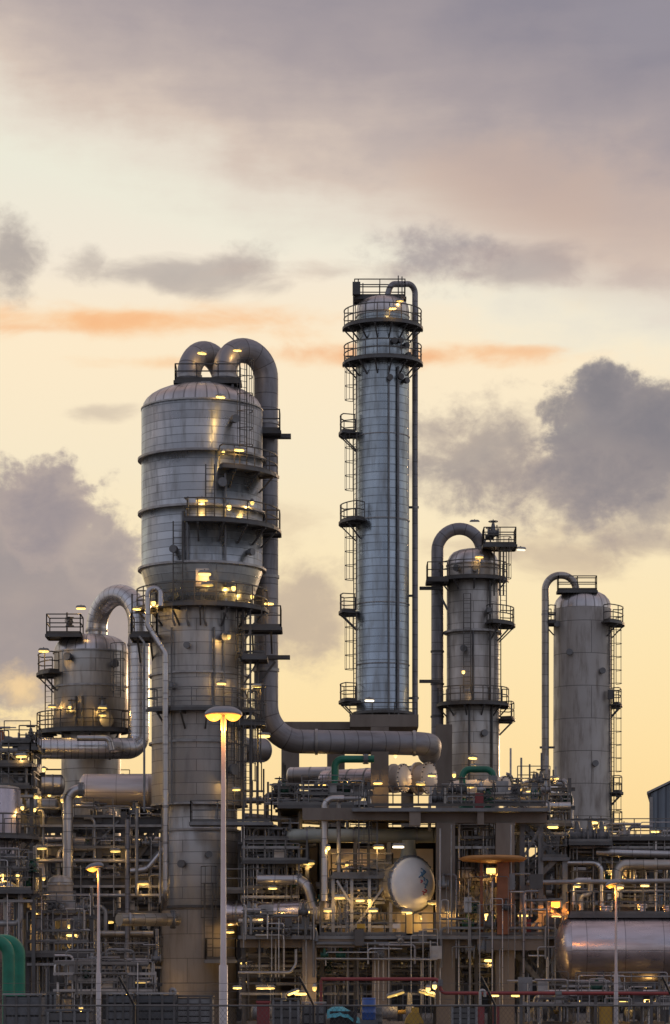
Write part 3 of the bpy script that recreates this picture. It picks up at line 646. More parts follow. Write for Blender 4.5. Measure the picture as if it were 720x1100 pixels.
# ---- goose-neck line running down the front of the big column
pipe_thing([P(173, 652, 146.6), P(173, 632, 146.9), P(159, 632, 146.9), P(159, 672, 146.9), P(178, 702, 146.6), P(178, 962, 146.6), P(176, 975, 147.9)], S(3.2, 147), 'pipe', 'slim goose-neck pipe looping off the conical waist and running down the big column', .5, rings=[(P(178, k, 146.6), (0,0,1)) for k in (745, 800, 866, 905)])
pipe_thing([P(155, 872, 146.5), P(155, 690, 146.5), P(150, 684, 147)], .06, 'grey', 'thin vertical pipe standing beside the big column under its square balcony')
pipe_thing([P(128, 988, 145), P(170, 988, 146.6), P(190, 988, 147.6)], S(7.2, 147), 'alu_warm', 'stubby bronze pipe flanged into the big column skirt', flanges=[(P(186, 988, 147.4), (1,.1,0))], rings=[(P(140, 988, 145.3), (1,.1,0))])
# ================================================================== the domed vessel with the bright hooped pipe
Y1 = 160.
fv, fc = vessel('fractionator_vessel', 'squat domed cladded vessel ringed by a walkway beside the big column', 'vessel', 98, Y1, [
    ('dome', 'dome', [(702, 40), (697, 39.2), (692, 37), (688, 33), (685, 27), (683, 19), (682, 10), (681.6, .01)]),
    ('shell', 'alu_warm', [(702, 39.6), (703, 40), (786, 40), (787, 39)]), ('lower_shell', 'alu_warm', [(787, 32), (1040, 32)])])
RV = S(40, Y1)
ring(fv, fc, 739, Y1, 40, 2, 2); ring(fv, fc, 702, Y1, 40, 1.2, 1.4); ring(fv, fc, 786, Y1, 39, 2, 3, 'steel')
arc_platform(fv, fc, RV, RV+1.0, PZ(788, Y1), -200, -38, brackets=5)
box_platform(fv, PX(52, 158.6), PX(88, 158.6), 157.6, 159.4, PZ(683, 158.6), rail='flrb', brackets=0)
arc_platform(fv, fc, RV, RV+.95, PZ(725, Y1), -196, -135, brackets=2)
ladder(fv, on(fc, RV+.3, -172, PZ(788, Y1)), PZ(725, Y1), -120, cage=False)
ladder(fv, on(fc, RV+.3, -48, PZ(752, Y1)), PZ(703, Y1), -60, c0=.3, mat=M['railg'])
nozzle(fv, on(fc, RV-.1, -118, PZ(710, Y1)), (-.47, -.88, 0), .15, .3); nozzle(fv, on(fc, RV-.1, -66, PZ(778, Y1)), (.4, -.9, 0), .28, .4); nozzle(fv, on(fc, RV-.1, -52, PZ(717, Y1)), (.6, -.8, 0), .15, .3)
for deg in (-98, -70, -108): MB().tube(on(fc, RV+.12, deg, PZ(785, Y1)), on(fc, RV+.12, deg, PZ(752, Y1)), .06).build('instrument_line', M['steel'], fv)
valve(fv, on(fc, RV+.35, -112, PZ(767, Y1)), .14); valve(fv, on(fc, RV+.35, -70, PZ(765, Y1)), .14)
valve(fv, P(75, 668, 158.3), .14, 'z'); MB().sweep([P(72, 682, 158.4), P(72, 658, 158.4)], .05).build('post', M['steel'], fv)
rp1 = S(11.3, Y1); dx = (149-104)/2
zc1 = PZ(628, Y1)-rp1-S(dx, Y1)
exl = V((PX(104,160), 160, 0))-V((PX(149,157.6), 157.6, 0)); rl = exl.length/2; exl.normalize(); zc1 = PZ(628, 158.8)-rp1-rl
pts = [V((PX(104,Y1), Y1, PZ(690, Y1)))]+arc_pts((V((PX(104,160), 160, 0))+V((PX(149,157.6), 157.6, 0)))/2+V((0,0,zc1)), exl, (0,0,1), rl, 0, math.pi, 22)
pts2 = fillet([pts[-1], P(149, 804, 157.6), P(125, 804, 156.6), P(34, 804, 156)], 1.3, 12)
hp = thing('hooped_pipe', pts[0], 'bright cladded pipe hooping off the squat dome and turning along below it', 'pipe')
MB().sweep(pts+pts2[1:], rp1, 28).build('pipe_run', M['pipe_rib'], hp)
for p_, d_ in ((P(104, 678, Y1), (0,0,1)), (P(149, 693, 157.6), (0,0,1)), (P(118, 804, 156.5), (1,.1,0)), (P(42, 804, 156.1), (1,.02,0))):
    MB().tube(V(p_)-V(d_).normalized()*.06, V(p_)+V(d_).normalized()*.06, rp1*1.08, 28).build('band', M['galv'], hp)
MB().lathe(P(34, 804, 156), [(.001,-.3),(rp1*.7,-.22),(rp1,0)], 28, axis=(1,0,0)).build('end_cap', M['pipe_rib'], hp)
pipe_thing([P(83, 793, 154.9), P(117, 793, 154.9), P(120, 806, 154.9)], S(3.2, 155), 'pipe', 'small pinkish bypass pipe lying on the bright hooped pipe', .3)
# ================================================================== the tallest column
Y2 = 180.; r2 = 28.3
tall, t2 = vessel('distillation_column', 'tallest slender blue-silver column standing on the concrete table', 'column', 411.3, Y2, [
    ('dome', 'dome', [(340, r2), (334, r2), (329, r2*.97), (325, r2*.88), (322, r2*.7), (320, r2*.45), (319.4, .01)]),
    ('shell', 'alu_tall', [(340, r2), (768, r2), (769, r2+.6)])])
RT = S(r2, Y2)
for py in (341, 470, 560, 650, 715): ring(tall, t2, py, Y2, r2, .7, .9)
ring(tall, t2, 767, Y2, r2, 4, 3, 'steel')
arc_platform(tall, t2, RT, RT+.85, PZ(353, Y2), -190, 10, brackets=8); arc_platform(tall, t2, RT, RT+.85, PZ(391, Y2), -190, 10, brackets=8)
box_platform(tall, PX(381, 180), PX(435, 180), 179.3, 180.7, PZ(321, 180), rail='flrb', brackets=0)
for py, a0, a1 in ((466, -205, -158), (562, -205, -128), (658, -205, -158), (754, -205, -150)): arc_platform(tall, t2, RT, RT+1.1, PZ(py, Y2), a0, a1, brackets=2)
for a, b in ((466, 391), (562, 466), (658, 562), (754, 658)):
    ladder(tall, V((t2.x-RT-.1, t2.y-.75, PZ(a, Y2))), PZ(b, Y2)-.2, 200, c0=2.0)
ladder(tall, V((t2.x-RT-.2, t2.y-.8, PZ(391, Y2))), PZ(321, Y2), 180, cage=False)
for px in (418, 428): MB().tube(V((PX(px,178), t2.y-math.sqrt(max(RT**2-(PX(px,178)-t2.x)**2,0))-.13, PZ(768, 178))), V((PX(px,178), t2.y-math.sqrt(max(RT**2-(PX(px,178)-t2.x)**2,0))-.13, PZ(392 if px < 436 else 340, 178))), .05 if px != 428 else .08).build('instrument_line', M['grey'], tall)
for px, py in ((422, 365), (428, 364), (434, 368), (418, 405), (428, 403), (434, 406), (436, 378), (436, 345)): nozzle(tall, V((PX(px,178), t2.y-math.sqrt(max(RT**2-(PX(px,178)-t2.x)**2,0))+.05, PZ(py, 178))), ((PX(px,178)-t2.x)*.6, -1, 0), .13, .2, M['steel'])
for px, h in ((385, 300), (390, 304), (428, 296), (432, 297)): MB().bar(P(px, 321, 179.2), P(px, h, 179.2), .07).build('vent_stub', M['steel'], tall)
MB().box(P(383, 310, 178.9), (.5, .4, .8)).build('junction_box', M['steel'], tall)
pipe_thing([P(415, 322, 179.5), P(420, 305, 179.5), P(446, 305, 181), P(446, 778, 181)], S(3.2, 181), 'duct', 'thin tall downcomer pipe bending off the tallest column top', .55, rings=[(P(446, k, 181), (0,0,1)) for k in (545, 750, 390)], supports=[(P(439, 545, 181), P(450, 545, 181)), (P(439, 750, 181), P(450, 750, 181)), (P(439, 640, 181), P(449, 640, 181))])
# concrete table under it
ct = thing('concrete_table', P(410, 1060, 178), 'tan fireproofed concrete table carrying the tallest column', 'structure')
MB().box(((PX(376,178)+PX(449,178))/2, 179.5, (PZ(770,178)+PZ(783,178))/2), (PX(449,178)-PX(376,178), 6, PZ(770,178)-PZ(783,178))).build('table_top', M['concrete'], ct)
MB().box(((PX(304,178)+PX(375.9,178))/2, 178.2, (PZ(776,178)+PZ(784,178))/2), (PX(375.9,178)-PX(304,178), 1.2, PZ(776,178)-PZ(784,178))).build('beam', M['concrete'], ct)
for px, y in ((312, 176), (361, 182), (408, 176), (477, 174)):
    z = PZ(785, 178) if px != 477 else PZ(779, 174); w = S(19 if px != 477 else 17, y); MB().box((PX(px, y), y, z/2), (w, w, z)).build('leg', M['concrete'], ct)
railing_mb([P(376, 770, 176.6), P(448, 770, 176.6)], .9).build('railing', M['rail'], ct)
# ================================================================== hoop-topped column
Y3 = 185.; r3 = 28
colc, c3 = vessel('stripper_column', 'weathered column with a brown pipe looping off its ribbed dome', 'column', 508, Y3, [
    ('dome', 'dome', [(608, r3), (603, r3*.98), (598, r3*.9), (594, r3*.76), (591.5, r3*.55), (590, r3*.3), (589.6, .01)]),
    ('shell', 'alu_warm', [(608, r3-.3), (608.5, r3), (740, r3), (741, r3+1), (900, r3+1), (901, r3), (1040, r3)])])
RC = S(r3, Y3)
ring(colc, c3, 680, Y3, r3, 3.5, 2.2); ring(colc, c3, 608, Y3, r3, .8, 1.2)
arc_platform(colc, c3, RC, RC+.6, PZ(624, Y3), -180, 0, brackets=5); arc_platform(colc, c3, RC, RC+1.05, PZ(672, Y3), -65, 20, brackets=3)
arc_platform(colc, c3, RC, RC+.7, PZ(758, Y3), -185, 5, brackets=6); arc_platform(colc, c3, RC, RC+1.05, PZ(773, Y3), -25, 25, brackets=2)
box_platform(colc, PX(459, 184), PX(480, 184), 183, 185, PZ(624, 184), rail='fl', brackets=0); MB().box(P(463, 632, 184), (1.5, .3, .2)).build('guide_arm', M['steel'], colc); MB().box(P(462, 732, 184), (1.4, .3, .2)).build('guide_arm', M['steel'], colc)
MB().bar(P(470, 634, 184), P(481, 655, 184), .14).build('guide_arm', M['steel'], colc)
box_platform(colc, PX(519, 184), PX(553, 184), 182.6, 184.6, PZ(588, 184), rail='flrb', brackets=0)
for px in (531, 537, 541): MB().bar(P(px, 640, 183.6), P(px, 588, 183.6), .1).build('post', M['rail'], colc)
ladder(colc, P(541, 658, 183), PZ(588, 184), -60, cage=True); ladder(colc, P(535, 758, 183.2), PZ(672, 184), -60, cage=False); ladder(colc, P(502, 745, 182.9), PZ(640, 184), -90, cage=False)
valve(colc, P(530, 573, 183.4), .2, 'x'); valve(colc, P(526, 577, 183.6), .15, 'x'); MB().bar(P(527, 588, 183.4), P(527, 570, 183.4), .09).build('post', M['steel'], colc); MB().bar(P(534, 588, 183.4), P(534, 564, 183.4), .07).build('post', M['steel'], colc)
for deg, py in ((-125, 614), (-88, 615), (-60, 660), (-110, 700), (-70, 790)): nozzle(colc, on(c3, RC-.1, deg, PZ(py, Y3)), (math.cos(R(deg)), math.sin(R(deg)), 0), .15, .25)
for deg, a, b in ((-55, 758, 626), (-50, 850, 760), (-100, 860, 760), (-92, 760, 680)): MB().tube(on(c3, RC+.14, deg, PZ(a, Y3)), on(c3, RC+.14, deg, PZ(b, Y3)), .07).build('instrument_line', M['steel'], colc)
rp3 = S(6.6, Y3); cxx = (517.5+470)/2; rr = S((517.5-470)/2, Y3)
pts = [P(517.5, 600, Y3)]+arc_pts((PX(cxx,Y3), Y3, PZ(561.5,Y3)-rp3-rr), (1,0,0), (0,0,1), rr, 0, math.pi, 20)+[P(470, 790, Y3), P(470, 845, Y3)]
lp = thing('looped_pipe', pts[0], 'brown pipe looping off the weathered column and dropping beside it', 'pipe'); MB().sweep(pts, rp3, 20).build('pipe_run', M['duct'], lp)
for py in (625, 700, 735, 770): MB().tube(P(470, py-1, Y3), P(470, py+1, Y3), rp3*1.12, 20).build('band', M['steel'], lp)
# ================================================================== plain column near the shed
Y4 = 190.; r4 = 31
cold, c4 = vessel('storage_column', 'plain dull grey round column with a thin crook pipe, nearest to the corrugated shed', 'column', 626, Y4, [
    ('dome', 'dome', [(655, r4), (650, r4*.985), (645, r4*.92), (640, r4*.78), (637, r4*.6), (635, r4*.3), (634.6, .01)]),
    ('shell', 'alu_grey', [(655, r4-.3), (655.5, r4), (893, r4+.6), (894, r4+1), (1040, r4+1)])])
RD = S(r4, Y4)
box_platform(cold, PX(600, 188.6), PX(641, 188.6), 188.5, 189.4, PZ(634, 188.6), rail='flrb', brackets=0, h=.95)
arc_platform(cold, c4, RD, RD+.85, PZ(671, Y4), -55, 15, brackets=2); arc_platform(cold, c4, RD, RD+.7, PZ(670, Y4), -200, -150, brackets=1)
arc_platform(cold, c4, RD, RD+.7, PZ(758, Y4), -28, 15, brackets=2); arc_platform(cold, c4, RD, RD+.75, PZ(852, Y4), -28, 15, brackets=2); arc_platform(cold, c4, RD, RD+.75, PZ(890, Y4), -28, 15, brackets=2)
for a, b in ((758, 671), (852, 758), (893, 852)): ladder(cold, V((c4.x+RD+.02, c4.y-.7, PZ(a, Y4))), PZ(b, Y4), -40, c0=1.4, w=.3)
for px, py in ((600, 668), (612, 700), (648, 720), (640, 820)): nozzle(cold, V((PX(px,188), c4.y-math.sqrt(max(RD**2-(PX(px,188)-c4.x)**2,.01))+.05, PZ(py,188))), (0,-1,0), .14, .15)
MB().box(P(656, 746, 188.5), (.35, .3, .6)).build('junction_box', M['steel'], cold)
rp4 = S(3.9, Y4)
pipe_thing([P(619, 640, 189), P(619, 618, 189), P(586, 618, 189), P(586, 838, 189)], rp4, 'alu_warm', 'thin crook pipe hooking over the plain grey column', 1.0, rings=[(P(586, k, 189), (0,0,1)) for k in (660, 803)], supports=[(P(580, 803, 189), P(596, 803, 189)), (P(582, 660, 189), P(597, 660, 189))])
# ================================================================== reddish tower cut by the frame edge
Y5 = 142.
edge, c5 = vessel('cladded_tower', 'pinkish grey cladded tower rising behind the green bent pipes', 'tower', -6, Y5, [('shell', 'tank', [(848, 27), (849, 28), (1000, 28), (1100, 28)]), ('dome', 'alu_grey', [(848, 28), (846, 26), (844.5, 18), (844, 6), (843.9, .01)])])
ring(edge, c5, 905, Y5, 28, 1.5, 1.6); ring(edge, c5, 955, Y5, 28, 1.5, 1.6)
arc_platform(edge, c5, S(28, Y5), S(28, Y5)+1.0, PZ(900, Y5), -100, 20, brackets=4)
ladder(edge, on(c5, S(28, Y5)+.3, -52, PZ(985, Y5)), PZ(900, Y5), -52)
# fat fireproofed post vessel low down
post, c6 = vessel('vertical_drum', 'slim tan upright drum rising from the low walkway of the pipe rack', 'drum', 65, 141, [('shell', 'skirt', [(948, 13), (1030, 13)]), ('head', 'alu_warm', [(948, 13.6), (944, 12), (941, 7), (940.4, .01)]), ('skirt', 'skirt', [(1030, 11.5), (1101.0, 11.5)])])
ring(post, c6, 1028, 141, 13, 1.5, 2); ring(post, c6, 950, 141, 13, 1, 2)
# ================================================================== steel pipe racks
def rack(name, label, cat, Ya, Yb, cols, levels, top, mat='steel', w=.3, braces=(), decks=(), beam=.36):
    """two rows of I-section posts, a beam on every level along each row, cross beams, diagonals, optional decks"""
    x = [PX(c, Ya) for c in cols]; root = thing(name, ((x[0]+x[-1])/2, (Ya+Yb)/2, 0), label, cat); m = M[mat]; zt = PZ(top, Ya)
    for xx in x:
        for y in (Ya, Yb): MB().ibeam((xx, y, 0), (xx, y, zt), w, w).build('post', m, root)
    for py in levels:
        z = PZ(py, Ya)
        for y in (Ya, Yb): MB().ibeam((x[0]-.3, y-.02 if y == Ya else y+.02, z), (x[-1]+.3, y-.02 if y == Ya else y+.02, z), w*.8, beam).build('beam', m, root)
        for xx in x: MB().ibeam((xx, Ya+.1, z-.02), (xx, Yb-.1, z-.02), w*.7, beam*.8).build('cross_beam', m, root)
    for i, a, b in braces:
        MB().bar((x[i], Ya-.12, PZ(a, Ya)), (x[i+1], Ya-.12, PZ(b, Ya)), .11, .14).build('brace', m, root)
    for py, r in decks: box_platform(root, x[0], x[-1], Ya-.7, Yb, PZ(py, Ya)+.25, rail=r, mat=M['steel'], railmat=M['railg'], name='deck')
    return root
RND = random.Random(7)
def run(root, pts, r, mat, Rb=None, n=10): return MB().pipe(pts, r, Rb, n, 6).build('pipe', M[mat], root)
def clutter(root, px0, px1, Ya, Yb, levels, seed, nrun=8, nrise=8, nvalve=6, nbox=4, rmax=.2, mats=('galv','grey','pipe','alu_warm','grey','duct'), low=1085, rails=True, yj=0.):
    """pipework carried by a rack: runs lying on its beams, risers that turn off between levels, valves, boxes, cable trays"""
    q = random.Random(seed); X0, X1 = PX(px0, Ya), PX(px1, Ya); zl = [PZ(p, Ya) for p in levels]
    for i in range(nrun):
        z = q.choice(zl); r = q.uniform(.06, rmax); y = q.uniform(Ya+.1, Yb-.2); a = X0+(X1-X0)*q.choice([0, 0, q.random()*.4]); b = X1-(X1-X0)*q.choice([0, 0, q.random()*.4])
        zz = z+.2+r; pts = [(a, y, zz), (b, y, zz)]
        if q.random() < .5: pts = [(a, y, zz-q.uniform(.6, 2.2))]+pts
        if q.random() < .5: pts = pts+[(b, y-q.uniform(.1,.4), zz+q.choice([-1, 1])*q.uniform(.5, 1.8))]
        run(root, pts, r, q.choice(mats))
    for i in range(nrise):
        x = q.uniform(X0, X1); y = q.uniform(Ya-.4, Ya+1.2); r = q.uniform(.05, rmax*.7); a, b = sorted(q.sample(zl+[PZ(low, Ya)], 2)); b += q.uniform(0, 1)
        d = q.choice([-1, 1])*q.uniform(.5, 2.2); x2 = min(max(x+d, X0), X1)
        run(root, [(x, y, a), (x, y, b), (x2, y, b)] if q.random() < .7 else [(x, y, a), (x, y, b)], r, q.choice(mats))
    for i in range(nvalve):
        z = q.choice(zl)+.45; valve(root, (q.uniform(X0, X1), q.uniform(Ya-.3, Ya+.9), z), q.uniform(.1, .17), q.choice('xxz'), M[q.choice(['grey','steel','galv','grey','dgreen'])])
    for i in range(nbox):
        z = q.choice(zl)+.6; w = q.uniform(.3, .7); MB().box((q.uniform(X0, X1), q.uniform(Ya-.3, Ya+.6), z), (w, .25, q.uniform(.4, .9))).build('junction_box', M[q.choice(['galv','grey','cream','steel'])], root)
    for i in range(nrise):
        x = q.uniform(X0, X1); y = Ya-q.uniform(.2, .55); a, b = sorted(q.sample(zl+[PZ(low, Ya)], 2)); r = q.uniform(.018, .04)
        k = q.random(); d = q.choice([-1, 1])*q.uniform(.6, 3.); x2 = min(max(x+d, X0), X1); zz = q.choice(zl)+q.uniform(.2, 1.3)
        run(root, [(x, y, a), (x, y, b+q.uniform(.2,.8))] if k < .4 else [(x, y, zz), (x2, y, zz)] if k < .65 else [(x, y, a), (x, y, zz), (x2, y, zz), (x2, y, zz-q.uniform(.4, 1.2))], r, q.choice(['galv','railg','galv','pipe']), .1, 6)
    for i in range(len(zl) if rails else 0):
        xa = q.uniform(X0, X0+(X1-X0)*.4); xb = q.uniform(X0+(X1-X0)*.6, X1); railing_mb([(xa, Ya-.45, zl[i]+.16), (xb, Ya-.45, zl[i]+.16)], 1.05, 1.2, .028).build('railing', M['railg'], root)
    for i in range(len(zl)-1 if rails else 0):
        x = q.uniform(X0, X1-1.5); z0, z1 = zl[i], zl[i+1]; s_ = q.choice([-1, 1]); MB().bar((x+(.0 if s_ > 0 else 1.6), Ya-.2, z0), (x+(1.6 if s_ > 0 else 0), Ya-.2, z1), .09).build('brace', M['grey'], root)
    for z in zl[::2] if rails else ():
        t = MB(); y = Ya-.25; t.box(((X0+X1)/2, y, z-.32), (X1-X0, .3, .05)); t.box(((X0+X1)/2, y-.16, z-.28), (X1-X0, .02, .13)); t.build('cable_tray', M['galv'], root)
def small_posts(root, px0, px1, Y, py0, py1, n, seed):
    q = random.Random(seed)
    for i in range(n):
        px = q.uniform(px0, px1); a = q.uniform(py0, py1); MB().bar(P(px, a, Y), P(px, a-q.uniform(14, 40), Y), q.uniform(.05, .12)).build('post', M[q.choice(['steel','galv','railg'])], root)
def stairs(root, p0, p1, wid=.9, mat='grey'):
    p0, p1 = V(p0), V(p1); n = max(4, int(abs(p1.z-p0.z)/.2)); y0, y1 = p0.y, p0.y+wid; b = MB()
    for y in (y0, y1): b.bar((p0.x, y, p0.z), (p1.x, y, p1.z), .06, .26)
    for k in range(1, n): t = k/n; b.box((p0.x+(p1.x-p0.x)*t, (y0+y1)/2, p0.z+(p1.z-p0.z)*t+.03), (.26, wid-.08, .035))
    f = b.build('stair_flight', M[mat], root)
    for y in (y0-.04, y1+.04):
        h = MB()
        for k in (.55, 1.05): h.bar((p0.x, y, p0.z+k), (p1.x, y, p1.z+k), .055)
        for k in range(5): t = k/4; h.bar((p0.x+(p1.x-p0.x)*t, y, p0.z+(p1.z-p0.z)*t), (p0.x+(p1.x-p0.x)*t, y, p0.z+(p1.z-p0.z)*t+1.05), .05)
        h.build('handrail', M['railg'], f)
# ---- left racks
ra = rack('pipe_rack', 'dark braced pipe rack between the reddish edge tower and the big column', 'pipe rack', 150, 158, (24, 70, 107, 133, 176), (882, 915, 947, 985, 1034), 872, braces=((1, 960, 884), (2, 884, 945), (3, 945, 884), (2, 985, 1034), (3, 1034, 988), (0, 1034, 985)), decks=((1034, 'f'),), beam=.42)
clutter(ra, 20, 176, 150, 158, (882, 915, 947, 985, 1034), 11, nrun=26, nrise=26, nvalve=16, nbox=9)
rb = rack('pipe_rack', 'upper pipe rack with walkways under the bright hooped pipe', 'pipe rack', 163, 171, (28, 62, 100, 140, 168), (850, 872, 905, 940, 975), 838, braces=((0, 872, 850), (2, 905, 872), (1, 940, 905), (3, 940, 905)), decks=((872, 'f'), (905, 'f')))
clutter(rb, 26, 168, 163, 171, (850, 872, 905, 940, 975, 1010), 12, nrun=26, nrise=24, nvalve=14, nbox=8)
vt = rack('valve_tower', 'narrow valve tower with stacked walkways above the reddish edge tower', 'pipe rack', 147, 151, (-12, 17, 34), (800, 826, 850), 794, decks=((826, 'fr'), (850, 'fr')), w=.2, beam=.22)
box_platform(vt, PX(22, 147), PX(41, 147), 146.4, 148.5, PZ(803, 147), rail='fr')
clutter(vt, -8, 36, 147, 151, (800, 826, 850), 13, nrun=7, nrise=8, nvalve=7, nbox=5, low=860)
for px, py, r in ((6, 820, .5), (20, 838, .34)): MB().lathe(P(px, py, 147.4), [(.001,-.5),(r*.7,-.42),(r,-.2),(r,.2),(r*.7,.42),(.001,.5)], 20, axis=(1,0,0)).build('strainer', M['galv'], vt)
MB().lathe(P(0, 793, 147.5), [(.3,-.3),(.34,0),(.2,.35),(.001,.45)], 14).build('vent_cowl', M['rust_lamplit'], vt)
low = rack('valve_skid', 'low valve skid with a lit walkway beside the slim upright drum', 'pipe rack', 137, 140, (30, 56, 98), (1030, 985), 975, decks=((1030, 'fr'),), w=.2, beam=.22)
clutter(low, 30, 98, 137, 140, (1030, 985, 1005), 14, nrun=9, nrise=14, nvalve=9, nbox=5, rmax=.14)
MB().box(P(33, 995, 139.5)-V((0,0,.2)), (1.4, .5, 3.1)).build('panel', M['cream'], low)
sk = rack('valve_skid', 'valve skid wedged against the reddish edge tower above the green pipes', 'pipe rack', 136, 139, (-10, 20, 36), (962, 940), 930, decks=((962, 'fr'),), w=.18, beam=.2)
clutter(sk, -8, 36, 136, 139, (962, 940, 950), 15, nrun=7, nrise=8, nvalve=6, nbox=3, rmax=.14)
pipe_thing([P(-10, 933, 136), P(22, 933, 136), P(22, 992, 136), P(-10, 992, 136)], .15, 'galv', 'galvanised pipe bending round the valve skid above the green pipes', .3)
drum(P(126, 849, 153), (1, 0, 0), S(68, 153), S(17.5, 153), 'drumskin', 'pinkish horizontal drum poking out beside the big column', bands=0, saddles=((-.3, PZ(882, 150)+.2), (.3, PZ(882, 150)+.2)), nozzles=((-.1, math.pi, .2, .3),))
drum(P(48, 843, 156), (1, .1, 0), S(34, 156), S(11, 156), 'pipe', 'small silver horizontal drum with a dished end under the hooped pipe', bands=2, saddles=((-.3, PZ(850, 163)),))
drum(P(40, 866, 160), (1, 0, 0), S(40, 160), S(8, 160), 'alu_warm', 'short bronze drum tucked below the small silver drum', bands=1)
pipe_thing([P(91, 848, 148.5), P(73, 848, 148.5), P(73, 962, 148.5)], S(5.6, 149), 'pipe', 'upright silver pipe with an elbow below the pinkish drum', .7, flanges=[(P(87, 848, 148.5), (1,0,0))], rings=[(P(73, k, 148.5), (0,0,1)) for k in (880, 915, 948)])
for (a, b, py, Y, r, mat, ds) in ((20, 176, 905, 151.5, .3, 'pipe', 'wide silver pipe crossing the braced rack under its top girder'), (24, 178, 925, 149.4, .11, 'galv', 'thin pale pipe crossing the braced rack at lamp height'), (76, 176, 933, 151, .17, 'pipe', 'pale pipe crossing the braced rack just above the small street lamp'), (88, 176, 943, 152, .24, 'pipe', 'thicker pale pipe behind the small street lamp head'), (96, 180, 962, 149.2, .1, 'galv', 'thin pinkish pipe crossing behind the small street lamp pole'), (95, 165, 1003, 149.2, .17, 'alu_warm', 'low bronze pipe crossing beneath the column stub pipe')):
    pipe_thing([P(a, py, Y), P(b, py, Y)], r, mat, ds, rings=[(P(a+(b-a)*k, py, Y), (1,0,0)) for k in (.25, .6, .85)])
for a, b, Y, r, mat, ds in (((137, 880), (137, 1062), 148.9, .13, 'duct', 'dark upright pipe strapped to the braced rack post'), ((147, 868), (147, 962), 148.7, .1, 'galv', 'thin upright pale pipe in front of the braced rack'), ((172, 905), (172, 970), 148.5, .07, 'galv', 'thin upright line beside the long goose-neck pipe')):
    pipe_thing([P(*a, Y), P(*b, Y)], r, mat, ds)
pipe_thing([P(140, 936, 148.8), P(158, 934, 148.8), P(176, 912, 148.8), P(182, 912, 148.8)], .16, 'pipe', 'short silver pipe rising aslant into the rack corner', .6)
for px, Yy, r, ds in ((9, 118, .27, 'front green pipe bent over beside the grey crates'), (20.5, 121, .27, 'rear green pipe bent over beside the grey crates')):
    pipe_thing([P(px-34, 1010.5, Yy), P(px, 1010.5, Yy), (PX(px, Yy), Yy, 0)], r, 'green', ds, .62, n=24, group=None)
# ---- concrete deck frame in the middle
cf = thing('deck_structure', P(430, 1060, 144), 'two-storey tan concrete frame with railed decks beside the big column', 'structure')
def cbox(nm, a, b, c, d, ya, yb, mat='concrete', Y=None):
    Yq = Y or ya; MB().box(((PX(a,Yq)+PX(b,Yq))/2, (ya+yb)/2, (PZ(c,Yq)+PZ(d,Yq))/2), (PX(b,Yq)-PX(a,Yq), yb-ya, abs(PZ(c,Yq)-PZ(d,Yq)))).build(nm, M[mat], cf)
for a, b, top, ya in ((325, 340, 1006, 141.2), (400, 416, 1006, 141.2), (469, 489, 884, 141.4), (533, 553, 884, 141.4), (262, 276, 1006, 150), (325, 341, 900, 150), (400, 417, 884, 150), (470, 488, 884, 150), (536, 552, 884, 150), (303, 321, 862, 153)):
    w = PX(b, ya)-PX(a, ya); z = PZ(top, ya); MB().box(((PX(a,ya)+PX(b,ya))/2, ya+w/2, z/2), (w, w, z)).build('column', M['concrete'], cf)
w = S(19, 154.2); MB().box((PX(408,154), 154.1, (PZ(808,154)+PZ(868,154))/2), (w, w, PZ(808,154)-PZ(868,154))).build('pedestal', M['concrete'], cf)
cbox('beam', 258, 604, 1008.5, 1018, 141.6, 142.5); cbox('beam', 258, 600, 1008.5, 1016, 149.9, 150.8); cbox('beam', 325, 452, 868, 881, 141.5, 142.2); cbox('beam', 452, 588, 873, 884, 141.7, 142.4); cbox('beam', 325, 588, 871, 883, 150, 150.8)
for a, b, c, d in ((340, 381, 1006, 1018), (445, 451, 1005, 1019), (513, 588, 1008, 1021), (440, 452, 867, 887), (513, 520, 872, 886)): cbox('corbel', a, b, c, d, 140.9, 141.45)
box_platform(cf, PX(258,141), PX(606,141), 140.9, 151, PZ(1005, 141), mat=M['grey'], railmat=M['railg'], rail='', name='deck')
for a, b in ((344, 436), (444, 606)): railing_mb([P(a, 1004.5, 140.9), P(b, 1004.5, 140.9)], 1.1, 1.1).build('railing', M['railg'], cf)
railing_mb([P(262, 1004, 141.2), P(336, 1004, 141.2)], 1.0, 1.6).build('railing', M['steel'], cf)
box_platform(cf, PX(380,141), PX(588,141), 140.9, 151, PZ(868, 141), mat=M['grey'], railmat=M['railg'], rail='', name='deck')
railing_mb([P(395, 866, 141), P(586, 866, 141)], 1.0, 1.2).build('railing', M['rail'], cf)
box_platform(cf, PX(300,147), PX(380,147), 146, 153, PZ(866, 147), mat=M['steel'], rail='f', name='deck', railmat=M['railg'])
MB().box(((PX(343,149.2)+PX(466,149.2))/2, 149.3, (PZ(912,149.3)+PZ(1003,149.3))/2), (S(122,149), .15, PZ(912,149.3)-PZ(1003,149.3))).build('wall_panel', M['cream'], cf)
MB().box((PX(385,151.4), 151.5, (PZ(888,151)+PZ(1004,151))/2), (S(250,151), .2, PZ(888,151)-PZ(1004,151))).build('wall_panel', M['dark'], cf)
clutter(cf, 262, 340, 140.75, 141.1, (1004, 990, 1010), 41, nrun=2, nrise=10, nvalve=7, nbox=4, rmax=.1, low=1050, rails=False)
clutter(cf, 474, 604, 140.75, 141.1, (1003, 985, 960, 1030), 42, nrun=2, nrise=13, nvalve=9, nbox=5, rmax=.09, low=1080, rails=False)
clutter(cf, 462, 590, 144.2, 146, (866, 858, 862), 43, nrun=3, nrise=7, nvalve=12, nbox=3, rmax=.09, low=866, rails=False)
clutter(cf, 340, 470, 140.75, 141.1, (1020, 1036), 47, nrun=2, nrise=8, nvalve=5, nbox=3, rmax=.09, low=1080, rails=False)
